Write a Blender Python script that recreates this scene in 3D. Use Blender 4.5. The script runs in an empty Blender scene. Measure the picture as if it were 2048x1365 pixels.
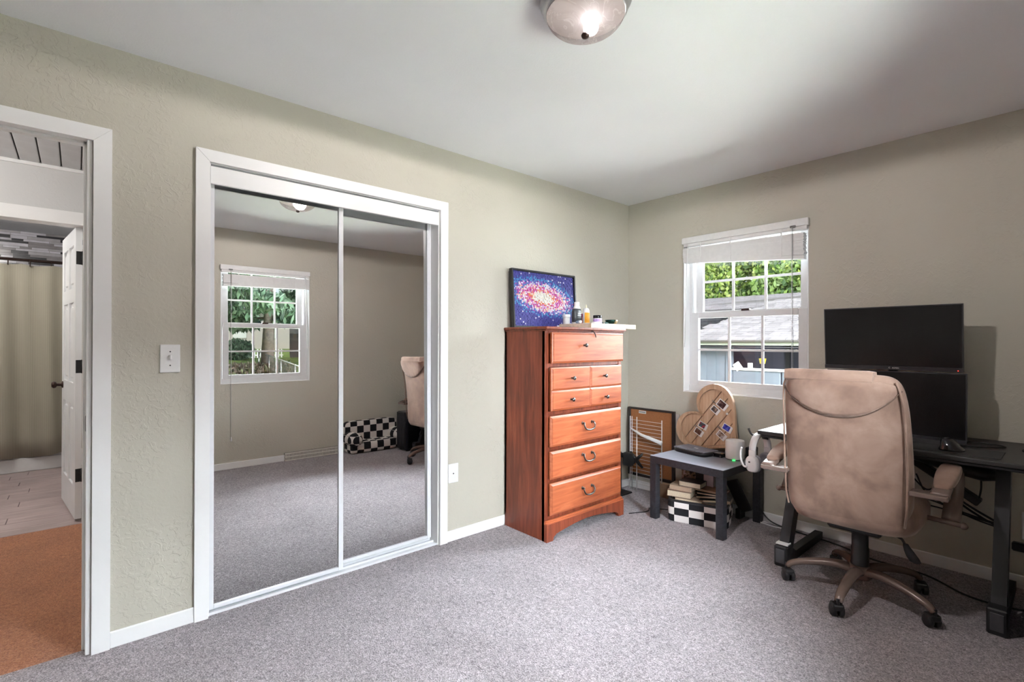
import bpy, bmesh, math, random
from mathutils import Vector, Matrix, Euler
random.seed(7)
S = bpy.context.scene
COL = S.collection
R = math.radians
H = 2.44          # ceiling height
W = 3.01          # room width (x)
YD = -4.45        # wall behind the camera

# ------------------------------------------------------------------ camera
cam_d = bpy.data.cameras.new('camera'); cam = bpy.data.objects.new('camera', cam_d); COL.objects.link(cam)
cam_d.sensor_width = 36.0; cam_d.lens = 36.0 * 992.9 / 2048.0; cam_d.clip_start = 0.02; cam_d.clip_end = 300
_r = Vector((0.658970733, 0.752164276, 0.00254460266)); _u = Vector((0.0003327246, -0.00367451793, 0.999993194)); _f = Vector((-0.752168506, 0.658965401, 0.00267166333))
mw = Matrix(((_r.x, _u.x, -_f.x, 2.5912), (_r.y, _u.y, -_f.y, -3.6173), (_r.z, _u.z, -_f.z, 1.2445), (0, 0, 0, 1)))
cam.matrix_world = mw
S.camera = cam

# ------------------------------------------------------------------ world, sun, daylight, exposure
wd = bpy.data.worlds.new('world'); S.world = wd; wd.use_nodes = True
bg = wd.node_tree.nodes['Background']; bg.inputs[0].default_value = (0.80, 0.90, 1.0, 1); bg.inputs[1].default_value = 0.55
sun_d = bpy.data.lights.new('sun', 'SUN'); sun_d.energy = 1.9; sun_d.angle = R(1.0); sun_d.color = (1.0, 0.95, 0.86)
sun = bpy.data.objects.new('sun', sun_d); COL.objects.link(sun)
sun.rotation_euler = Vector((0.55, 0.55, -0.95)).to_track_quat('-Z', 'Y').to_euler()
def area(name, loc, target, sx, sy, power, color):
    d = bpy.data.lights.new(name, 'AREA'); d.shape = 'RECTANGLE'; d.size = sx; d.size_y = sy; d.energy = power; d.color = color
    o = bpy.data.objects.new(name, d); COL.objects.link(o); o.location = loc
    o.rotation_euler = (Vector(target) - Vector(loc)).to_track_quat('-Z', 'Y').to_euler()
    return o
SKY = (0.89, 0.94, 1.0)
area('sky_light_back', (0.9, 4.9, 4.7), (0.9, 0.0, 4.7), 9.0, 3.8, 3600, SKY)
area('open_sky_back', (5.0, 4.9, 3.7), (5.0, 0.0, 3.7), 7.6, 5.8, 1400, SKY)
area('sunlit_ground_back', (0.9, 1.75, -0.2), (0.9, 1.1, 2.0), 6.5, 3.1, 620, (1.0, 0.99, 0.98))
area('sky_light_right', (7.9, -2.1, 4.7), (3.0, -2.1, 4.7), 9.0, 3.8, 5200, SKY)
area('open_sky_right', (7.9, -6.2, 3.7), (3.0, -6.2, 3.7), 7.6, 5.8, 5600, SKY)
area('sunlit_ground_right', (4.8, -2.1, -0.2), (4.15, -2.1, 2.0), 6.5, 3.1, 1650, (1.0, 0.99, 0.98))
S.view_settings.view_transform = 'Standard'; S.view_settings.look = 'None'
S.view_settings.gamma = 1.0; S.view_settings.use_curve_mapping = False
S.view_settings.exposure = 1.04
S.cycles.max_bounces = 8; S.cycles.diffuse_bounces = 4; S.cycles.glossy_bounces = 4; S.cycles.transmission_bounces = 4; S.cycles.transparent_max_bounces = 10
S.cycles.caustics_reflective = False; S.cycles.caustics_refractive = False; S.cycles.adaptive_threshold = 0.04; S.cycles.use_light_tree = False

# ------------------------------------------------------------------ mesh helpers
def link(name, me, mat=None, parent=None):
    o = bpy.data.objects.new(name, me); COL.objects.link(o)
    if mat is not None and not me.materials: me.materials.append(mat)
    if parent is not None: o.parent = parent
    return o
def done(name, bm, mat, parent=None, smooth=False, off=None):
    if off is not None: bmesh.ops.translate(bm, verts=bm.verts, vec=-Vector(off))
    bmesh.ops.recalc_face_normals(bm, faces=bm.faces)
    me = bpy.data.meshes.new(name); bm.to_mesh(me); bm.free()
    if smooth: me.polygons.foreach_set('use_smooth', [True] * len(me.polygons))
    return link(name, me, mat, parent)
def off_of(parent):
    v = Vector((0, 0, 0)); p = parent
    while p is not None:
        v += p.location; p = p.parent
    return v
def thing(name, label, cat, loc=(0, 0, 0), group=None, rz=0):
    o = bpy.data.objects.new(name, None); COL.objects.link(o); o.location = loc; o.rotation_euler = (0, 0, rz)
    o.empty_display_size = 0.05
    tag(o, label, cat, group); return o
def tag(o, label=None, cat=None, group=None, kind=None):
    if label: o['label'] = label
    if cat: o['category'] = cat
    if group: o['group'] = group
    if kind: o['kind'] = kind
    return o
def struct(o, label=None):
    o['kind'] = 'structure'
    if label: o['label'] = label
    return o
def bx(bm, lo, hi, bev=0.0, seg=1, mtx=None):
    r = bmesh.ops.create_cube(bm, size=1.0); vs = r['verts']
    c = [(a + b) / 2 for a, b in zip(lo, hi)]; s = [abs(b - a) for a, b in zip(lo, hi)]
    for v in vs: v.co = Vector((v.co.x * s[0] + c[0], v.co.y * s[1] + c[1], v.co.z * s[2] + c[2]))
    if bev > 0:
        es = list({e for v in vs for e in v.link_edges})
        rr = bmesh.ops.bevel(bm, geom=es, offset=min(bev, min(s) * 0.49), segments=seg, affect='EDGES', profile=0.5)
        vs = list({v for f in rr['faces'] for v in f.verts} | {v for v in vs if v.is_valid})
    if mtx is not None: bmesh.ops.transform(bm, matrix=mtx, verts=vs)
    return vs
def box(name, lo, hi, mat, parent=None, bev=0.0, seg=1, smooth=False, mtx=None):
    bm = bmesh.new(); bx(bm, lo, hi, bev, seg, mtx); return done(name, bm, mat, parent, smooth)
def wbox(name, lo, hi, mat, parent=None, bev=0.0, seg=1):     # world coordinates, below a thing
    bm = bmesh.new(); bx(bm, lo, hi, bev, seg); return done(name, bm, mat, parent, False, off_of(parent))
def lathe(bm, prof, seg=24, c=(0, 0, 0), axis='Z'):
    rings = []
    for r, z in prof:
        ring = []
        for i in range(seg):
            a = 2 * math.pi * i / seg
            p = (r * math.cos(a), r * math.sin(a), z)
            if axis == 'X': p = (p[2], p[0], p[1])
            elif axis == 'Y': p = (p[1], p[2], p[0])
            ring.append(bm.verts.new((p[0] + c[0], p[1] + c[1], p[2] + c[2])))
        rings.append(ring)
    for a, b in zip(rings, rings[1:]):
        for i in range(seg): bm.faces.new((a[i], a[(i + 1) % seg], b[(i + 1) % seg], b[i]))
    bm.faces.new(rings[0]); bm.faces.new(rings[-1])
def tube(bm, pts, rad, seg=8, flat=1.0):
    pts = [Vector(p) for p in pts]; n = len(pts)
    rads = rad if isinstance(rad, (list, tuple)) else [rad] * n
    t0 = (pts[1] - pts[0]).normalized(); up = Vector((0, 0, 1)) if abs(t0.z) < 0.9 else Vector((1, 0, 0))
    nrm = (up - t0 * up.dot(t0)).normalized(); rings = []
    for i, p in enumerate(pts):
        t = (pts[min(i + 1, n - 1)] - pts[max(i - 1, 0)]).normalized()
        nrm = (nrm - t * nrm.dot(t)).normalized(); b = t.cross(nrm)
        rings.append([bm.verts.new(p + (nrm * math.cos(2 * math.pi * k / seg) * flat + b * math.sin(2 * math.pi * k / seg)) * rads[i]) for k in range(seg)])
    for a, b in zip(rings, rings[1:]):
        for i in range(seg): bm.faces.new((a[i], a[(i + 1) % seg], b[(i + 1) % seg], b[i]))
    bm.faces.new(rings[0]); bm.faces.new(rings[-1])
def spline(pts, n=6):
    P = [Vector(p) for p in pts]; P = [P[0] * 2 - P[1]] + P + [P[-1] * 2 - P[-2]]; out = []
    for i in range(1, len(P) - 2):
        for k in range(n):
            t = k / n; a, b, c, d = P[i - 1], P[i], P[i + 1], P[i + 2]
            out.append(0.5 * ((2 * b) + (c - a) * t + (2 * a - 5 * b + 4 * c - d) * t * t + (3 * b - a - 3 * c + d) * t ** 3))
    out.append(P[-2]); return out
def loft(bm, rings, cap=True):
    vr = [[bm.verts.new(p) for p in r] for r in rings]; n = len(vr[0])
    for a, b in zip(vr, vr[1:]):
        for i in range(n): bm.faces.new((a[i], a[(i + 1) % n], b[(i + 1) % n], b[i]))
    if cap: bm.faces.new(vr[0]); bm.faces.new(vr[-1])
def prism(bm, poly, a, b, f):       # poly of (u, v); f(u, v, w) -> xyz
    va = [bm.verts.new(f(u, v, a)) for u, v in poly]; vb = [bm.verts.new(f(u, v, b)) for u, v in poly]
    n = len(poly)
    for i in range(n): bm.faces.new((va[i], va[(i + 1) % n], vb[(i + 1) % n], vb[i]))
    bm.faces.new(va); bm.faces.new(vb)
def superell(hw, hd, n=36, e=3.2, cx=0, cy=0, z=0):
    out = []
    for i in range(n):
        a = 2 * math.pi * i / n; c, s = math.cos(a), math.sin(a)
        out.append((cx + hw * math.copysign(abs(c) ** (2 / e), c), cy + hd * math.copysign(abs(s) ** (2 / e), s), z))
    return out
def tubeobj(name, pts, rad, mat, parent=None, seg=8, sm=6, flat=1.0):
    bm = bmesh.new(); tube(bm, spline(pts, sm) if sm else pts, rad if not sm or not isinstance(rad, list) else rad, seg, flat)
    return done(name, bm, mat, parent, True, off_of(parent))
def place(o, mtx):
    for v in o.data.vertices: v.co = mtx @ v.co

# ------------------------------------------------------------------ material helpers
def srgb(r, g, b):
    f = lambda c: (c / 255 / 12.92) if c / 255 <= 0.04045 else ((c / 255 + 0.055) / 1.055) ** 2.4
    return (f(r), f(g), f(b), 1)
class NT:
    def __init__(s, name):
        s.m = bpy.data.materials.new(name); s.m.use_nodes = True; s.t = s.m.node_tree; s.p = s.t.nodes['Principled BSDF']
    def n(s, t, **kw):
        nd = s.t.nodes.new(t)
        for k, v in kw.items():
            if k in nd.inputs: nd.inputs[k].default_value = v
            else: setattr(nd, k, v)
        return nd
    def l(s, a, b): s.t.links.new(a, b)
    def coord(s, which='Object', scale=(1, 1, 1), loc=(0, 0, 0), rot=(0, 0, 0)):
        tc = s.n('ShaderNodeTexCoord'); mp = s.n('ShaderNodeMapping')
        mp.inputs['Scale'].default_value = scale; mp.inputs['Location'].default_value = loc; mp.inputs['Rotation'].default_value = rot
        s.l(tc.outputs[which], mp.inputs[0]); return mp.outputs[0]
    def noise(s, co, scale, detail=3, rough=0.5, out=0, dist=0.0):
        nd = s.n('ShaderNodeTexNoise'); nd.inputs['Scale'].default_value = scale; nd.inputs['Detail'].default_value = detail
        nd.inputs['Roughness'].default_value = rough; nd.inputs['Distortion'].default_value = dist; s.l(co, nd.inputs['Vector']); return nd.outputs[out]
    def ramp(s, fac, stops, interp='LINEAR'):
        nd = s.n('ShaderNodeValToRGB'); cr = nd.color_ramp; cr.interpolation = interp
        while len(cr.elements) < len(stops): cr.elements.new(0.5)
        for e, (p, c) in zip(cr.elements, stops): e.position = p; e.color = c if len(c) == 4 else (*c, 1)
        s.l(fac, nd.inputs[0]); return nd.outputs[0]
    def mix(s, fac, a, b, mode='MIX'):
        nd = s.n('ShaderNodeMix', data_type='RGBA', blend_type=mode)
        for i, v in ((0, fac), (6, a), (7, b)):
            if hasattr(v, 'is_linked') or hasattr(v, 'node'): s.l(v, nd.inputs[i])
            else: nd.inputs[i].default_value = v
        return nd.outputs[2]
    def math(s, op, a, b=0.5):
        nd = s.n('ShaderNodeMath', operation=op)
        for i, v in ((0, a), (1, b)):
            if hasattr(v, 'node'): s.l(v, nd.inputs[i])
            else: nd.inputs[i].default_value = v
        return nd.outputs[0]
    def bump(s, h, strength=0.3, dist=0.01):
        nd = s.n('ShaderNodeBump'); nd.inputs['Strength'].default_value = strength; nd.inputs['Distance'].default_value = dist
        s.l(h, nd.inputs['Height']); s.l(nd.outputs[0], s.p.inputs['Normal'])
    def base(s, c):
        if hasattr(c, 'node'): s.l(c, s.p.inputs['Base Color'])
        else: s.p.inputs['Base Color'].default_value = c
    def set(s, **kw):
        for k, v in kw.items(): s.p.inputs[k.replace('_', ' ')].default_value = v
        return s
def plain(name, col, rough=0.5, metal=0.0, var=0.06, scale=40, bump=0.0, spec=0.5):
    t = NT(name); co = t.coord(); n = t.noise(co, scale, 3)
    dk = tuple(c * (1 - var) for c in col[:3]) + (1,); lt = tuple(min(1, c * (1 + var)) for c in col[:3]) + (1,)
    t.base(t.ramp(n, [(0.3, dk), (0.7, lt)])); t.set(Roughness=rough, Metallic=metal)
    t.p.inputs['Specular IOR Level'].default_value = spec
    if bump: t.bump(n, bump, 0.002)
    return t.m
def wood(name, dark, mid, light, grain=(1, 1, 14), rough=0.35, scale=6.0, coat=0.0, axis='Z'):
    t = NT(name)
    sc = {'Z': (9, 9, 0.7), 'Y': (9, 0.7, 9), 'X': (0.7, 9, 9)}[axis]
    co = t.coord(scale=sc); n1 = t.noise(co, scale, 5, 0.6, dist=1.2)
    co2 = t.coord(scale=(1.3, 1.3, 1.3)); n2 = t.noise(co2, 2.2, 2)
    c = t.ramp(n1, [(0.28, dark), (0.5, mid), (0.72, light)]); c2 = t.ramp(n2, [(0.3, (0.78, 0.78, 0.78)), (0.7, (1.08, 1.08, 1.08))])
    t.base(t.mix(1.0, c, c2, 'MULTIPLY')); t.set(Roughness=rough); t.p.inputs['Coat Weight'].default_value = coat; t.p.inputs['Coat Roughness'].default_value = 0.15
    t.bump(n1, 0.05, 0.001); return t.m
def checker(name, sx, sy, sz, loc=(0.013, 0.017, 0.011), white=(0.78, 0.74, 0.72, 1)):
    t = NT(name); co = t.coord(scale=(1 / sx, 1 / sy, 1 / sz), loc=loc)
    ch = t.n('ShaderNodeTexChecker'); ch.inputs['Scale'].default_value = 1.0; t.l(co, ch.inputs['Vector'])
    ch.inputs['Color1'].default_value = (0.008, 0.008, 0.011, 1); ch.inputs['Color2'].default_value = white
    n = t.noise(t.coord(), 260, 2); t.base(ch.outputs['Color']); t.set(Roughness=0.95); t.bump(n, 0.5, 0.004); return t.m
def emis(name, col, s):
    t = NT(name); t.base(col); t.p.inputs['Emission Color'].default_value = col; t.p.inputs['Emission Strength'].default_value = s; return t.m

# walls: olive beige paint over a knock-down texture
def wall_mat(name, col, rough_h=0.35):
    t = NT(name); co = t.coord()
    fine = t.noise(co, 55, 4, 0.65); patch = t.noise(co, 3.2, 2); blob = t.noise(co, 36, 3, 0.55, dist=1.0)
    blob = t.ramp(blob, [(0.50, (0, 0, 0)), (0.60, (1, 1, 1))])
    m = t.math('MULTIPLY', blob, t.ramp(patch, [(0.42, (0.15, 0.15, 0.15)), (0.62, (1, 1, 1))]))
    h = t.math('ADD', t.math('MULTIPLY', m, 0.7), t.math('MULTIPLY', fine, 0.5))
    t.bump(h, rough_h, 0.003)
    v = t.noise(co, 1.1, 3)
    t.base(t.ramp(v, [(0.3, tuple(c * 0.95 for c in col[:3])), (0.7, tuple(c * 1.05 for c in col[:3]))]))
    t.set(Roughness=0.62); t.p.inputs['Specular IOR Level'].default_value = 0.35; return t.m
M_WALL = wall_mat('olive_beige_paint', srgb(191, 187, 175), 0.55)
M_GREYWALL = wall_mat('grey_paint', srgb(205, 205, 205), 0.2)
def ceil_mat():
    t = NT('white_ceiling_paint'); co = t.coord(); n = t.noise(co, 130, 4, 0.6); t.bump(n, 0.25, 0.003)
    v = t.noise(co, 1.5, 3); t.base(t.ramp(v, [(0.3, (0.80, 0.81, 0.845)), (0.7, (0.84, 0.85, 0.885))])); t.set(Roughness=0.85); return t.m
M_CEIL = ceil_mat()
def carpet_mat(name, c1, c2, c3):
    t = NT(name); co = t.coord()
    a = t.noise(co, 170, 3, 0.65); b = t.noise(co, 62, 4, 0.7, dist=1.0); c = t.noise(co, 4.0, 4, 0.6)
    s = t.math('ADD', t.math('MULTIPLY', a, 0.55), t.math('MULTIPLY', b, 0.45))
    col = t.ramp(s, [(0.38, c1), (0.5, c2), (0.62, c3)])
    col = t.mix(1.0, col, t.ramp(c, [(0.3, (0.86, 0.86, 0.86)), (0.7, (1.06, 1.06, 1.06))]), 'MULTIPLY')
    t.base(col); t.set(Roughness=1.0); t.p.inputs['Specular IOR Level'].default_value = 0.1
    t.p.inputs['Sheen Weight'].default_value = 0.25
    t.bump(s, 1.0, 0.02); return t.m
M_CARPET = carpet_mat('grey_lilac_carpet', (0.13, 0.112, 0.118), (0.385, 0.343, 0.368), (0.74, 0.67, 0.71))
M_ORANGE = carpet_mat('rust_brown_carpet', (0.30, 0.10, 0.042), (0.52, 0.20, 0.090), (0.70, 0.33, 0.17))
M_TRIM = plain('white_trim_paint', (0.86, 0.86, 0.865, 1), 0.4, var=0.015, scale=8)
M_VINYL = plain('white_vinyl', (0.66, 0.66, 0.67, 1), 0.4, var=0.02)
M_BLIND = plain('white_blind', (0.76, 0.76, 0.76, 1), 0.45, var=0.03)
M_DOOR = plain('white_door_paint', (0.76, 0.77, 0.78, 1), 0.3, var=0.02, scale=6)
M_BLACKMETAL = plain('black_metal', (0.012, 0.012, 0.013, 1), 0.45, 0.0)
M_BLACKPL = plain('black_plastic', (0.014, 0.014, 0.016, 1), 0.4)
M_BLACKGL = plain('black_gloss', (0.008, 0.008, 0.01, 1), 0.12)
M_CABLE = plain('black_cable', (0.010, 0.010, 0.011, 1), 0.5)
M_WHITEPL = plain('white_plastic', (0.78, 0.78, 0.78, 1), 0.3, var=0.02)
M_CHROME = plain('brushed_nickel', (0.33, 0.32, 0.31, 1), 0.28, 1.0)
M_ALU = plain('white_aluminium', (0.74, 0.75, 0.78, 1), 0.3, 0.0, var=0.02)
t = NT('mirror_glass'); t.base((0.86, 0.87, 0.865, 1)); t.set(Metallic=1.0, Roughness=0.004); M_MIRROR = t.m
def glass_mat():
    t = NT('window_glass'); nt = t.t; out = nt.nodes['Material Output']; nt.nodes.remove(t.p)
    tr = t.n('ShaderNodeBsdfTransparent'); tr.inputs[0].default_value = (0.96, 0.975, 0.97, 1)
    gl = t.n('ShaderNodeBsdfGlossy'); gl.inputs['Roughness'].default_value = 0.01
    fr = t.n('ShaderNodeFresnel'); fr.inputs[0].default_value = 1.35; mx = t.n('ShaderNodeMixShader')
    nt.links.new(fr.outputs[0], mx.inputs[0]); nt.links.new(tr.outputs[0], mx.inputs[1]); nt.links.new(gl.outputs[0], mx.inputs[2]); nt.links.new(mx.outputs[0], out.inputs[0]); return t.m
M_GLASS = glass_mat()

# ------------------------------------------------------------------ room shell
DY0, DY1, DZ = -4.36, -3.585, 2.055       # bedroom door opening (in the left wall)
CY0, CY1, CZ = -3.168, -1.945, 2.055      # closet opening
T = 0.12
def wallobj(name, boxes, mat):
    bm = bmesh.new()
    for lo, hi in boxes: bx(bm, lo, hi)
    return struct(done(name, bm, mat))
struct(box('floor', (-0.05, YD, -0.12), (W, 0, 0), M_CARPET), 'grey lilac cut-pile carpet')
struct(box('ceiling', (-T, YD - T, H), (W + T, T, H + 0.15), M_CEIL), 'white painted ceiling')
wallobj('wall_left', [((-T, YD, 0), (0, DY0, H)), ((-T, DY0, DZ), (0, DY1, H)), ((-T, DY1, 0), (0, CY0, H)), ((-T, CY0, CZ), (0, CY1, H)), ((-T, CY1, 0), (0, T, H))], M_WALL)
WB = (0.523, 1.423); WC = (-2.535, -1.655); WZ = (0.857, 2.062)
wallobj('wall_back', [((0, 0, -0.3), (WB[0], T + 0.04, H)), ((WB[1], 0, -0.3), (W + T, T + 0.04, H)), ((WB[0], 0, -0.3), (WB[1], T + 0.04, WZ[0])), ((WB[0], 0, WZ[1]), (WB[1], T + 0.04, H))], M_WALL)
wallobj('wall_right', [((W, YD, -0.3), (W + T + 0.04, WC[0], H)), ((W, WC[1], -0.3), (W + T + 0.04, 0, H)), ((W, WC[0], -0.3), (W + T + 0.04, WC[1], WZ[0])), ((W, WC[0], WZ[1]), (W + T + 0.04, WC[1], H))], M_WALL)
struct(box('wall_front', (-T, YD - T, 0), (W + T, YD, H), M_WALL))
# baseboards
def base(name, boxes):
    bm = bmesh.new()
    for lo, hi in boxes: bx(bm, lo, hi, 0.003)
    struct(done(name, bm, M_TRIM))
base('baseboard_left', [((0, -3.514, 0), (0.012, -3.222, 0.066)), ((0, -1.888, 0), (0.012, 0, 0.066)), ((0, YD, 0), (0.012, -4.43, 0.066))])
base('baseboard_back', [((0.012, -0.012, 0), (W, 0, 0.066))])
base('baseboard_right', [((W - 0.012, YD, 0), (W, -1.93, 0.066)), ((W - 0.012, -1.30, 0), (W, -0.012, 0.066))])
base('baseboard_front', [((0.012, YD, 0), (W - 0.012, YD + 0.012, 0.066))])
# door casings: mitred flat boards with a raised outer edge
def casing(name, x0, x1, y0, y1, z1, w, left=True, right=True):
    bm = bmesh.new(); f = lambda u, v, t: (t, u, v)
    parts = []
    if right: parts.append([(y1, 0), (y1 + w, 0), (y1 + w, z1 + w), (y1, z1)])
    if left: parts.append([(y0, 0), (y0 - w, 0), (y0 - w, z1 + w), (y0, z1)])
    parts.append([(y0, z1), (y1, z1), (y1 + w, z1 + w), (y0 - w, z1 + w)])
    for p in parts:
        cu = sum(q[0] for q in p) / 4; cv = sum(q[1] for q in p) / 4
        prism(bm, [(cu + (u - cu) * 0.9985, cv + (v - cv) * 0.9995) for u, v in p], x0, x1, f)
    return done(name, bm, M_TRIM)
struct(casing('trim_1', 0.0, 0.018, DY0 + 0.014, DY1 + 0.014, DZ - 0.012, 0.058), 'white casing around bedroom doorway')
struct(casing('trim_2', 0.0, 0.018, CY0 - 0.002, CY1 + 0.002, CZ, 0.054), 'white casing around mirrored closet')
# jamb liners of the doorway with stop and strike plate
bm = bmesh.new()
for lo, hi in [((-0.125, DY1 - 0.005, 0), (0.004, DY1 + 0.012, DZ)), ((-0.125, DY0 - 0.012, 0), (0.004, DY0 + 0.005, DZ)), ((-0.125, DY0, DZ - 0.005), (0.004, DY1, DZ + 0.012)),
               ((-0.085, DY1 - 0.015, 0), (-0.05, DY1 - 0.004, DZ)), ((-0.085, DY0, DZ - 0.016), (-0.05, DY1, DZ - 0.004))]: bx(bm, lo, hi, 0.002)
jam = struct(done('trim_3', bm, M_TRIM), 'white door jamb and stop of the bedroom doorway')
box('strike_plate', (-0.045, DY1 - 0.0065, 0.885), (-0.012, DY1 - 0.004, 0.945), M_BLACKMETAL, jam, 0.001)
casing_h = struct(casing('trim_4', -T - 0.018, -T, DY0, DY1, DZ, 0.058))
# closet box, header board, tracks
M_CLOSET = plain('closet_interior', (0.5, 0.49, 0.45, 1), 0.8)
wallobj('wall_closet', [((-0.75, CY0 - 0.06, 0), (-0.70, CY1 + 0.06, H)), ((-0.75, CY0 - 0.06, 0), (-T, CY0 - 0.04, H)), ((-0.75, CY1 + 0.04, 0), (-T, CY1 + 0.06, H))], M_CLOSET)
struct(box('floor_closet', (-0.75, CY0 - 0.04, -0.12), (-0.05, CY1 + 0.04, -0.0005), M_CARPET))
bm = bmesh.new()
for lo, hi in [((-0.125, CY1 - 0.005, 0), (-0.001, CY1 + 0.002, CZ)), ((-0.125, CY0 - 0.002, 0), (-0.001, CY0 + 0.004, CZ)), ((-0.125, CY0, CZ - 0.004), (-0.001, CY1, CZ + 0.002))]: bx(bm, lo, hi)
struct(done('trim_5', bm, M_TRIM), 'white closet jamb')
hb = box('trim_6', (-0.012, CY0 + 0.002, 1.962), (0.002, CY1 - 0.004, 2.042), M_TRIM, None, 0.002); struct(hb, 'white header board hiding the sliding door track')
bm = bmesh.new()
for x0 in (-0.052, -0.092): bx(bm, (x0, CY0, 0.0), (x0 + 0.004, CY1, 0.016))
bx(bm, (-0.095, CY0, 0), (-0.008, CY1, 0.005)); bx(bm, (-0.012, CY0, 0), (-0.006, CY1, 0.012))
struct(done('trim_7', bm, M_ALU), 'aluminium floor track of the sliding closet doors')
def mirror_door(name, label, x, y0, y1, z0, z1, sl, sr, tilt):
    d = bpy.data.objects.new(name, None); COL.objects.link(d); d.location = (x, (y0 + y1) / 2, z0); struct(d, label)
    d.rotation_euler = (0, -R(tilt), 0)
    a, b, h = y0 - (y0 + y1) / 2, y1 - (y0 + y1) / 2, z1 - z0
    box('mirror', (-0.006, a + sl * 0.6, 0.010), (0.0, b - sr * 0.6, h - 0.01), M_MIRROR, d)
    for lo, hi in [((-0.010, a, 0), (0.008, a + sl, h)), ((-0.010, b - sr, 0), (0.008, b, h)), ((-0.010, a + sl, 0), (0.008, b - sr, 0.019)), ((-0.010, a + sl, h - 0.019), (0.008, b - sr, h))]:
        box('door_rail' if hi[2] - lo[2] < 0.1 else 'door_stile', lo, hi, M_ALU, d, 0.002)
mirror_door('door_1', 'mirrored sliding closet door beside the light switch, showing a window', -0.030, -3.163, -2.533, 0.017, 2.0, 0.021, 0.026, 0.43)
mirror_door('door_2', 'mirrored sliding closet door beside the dresser, showing the chair', -0.070, -2.575, -1.957, 0.028, 2.0, 0.026, 0.027, 0.43)

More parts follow.
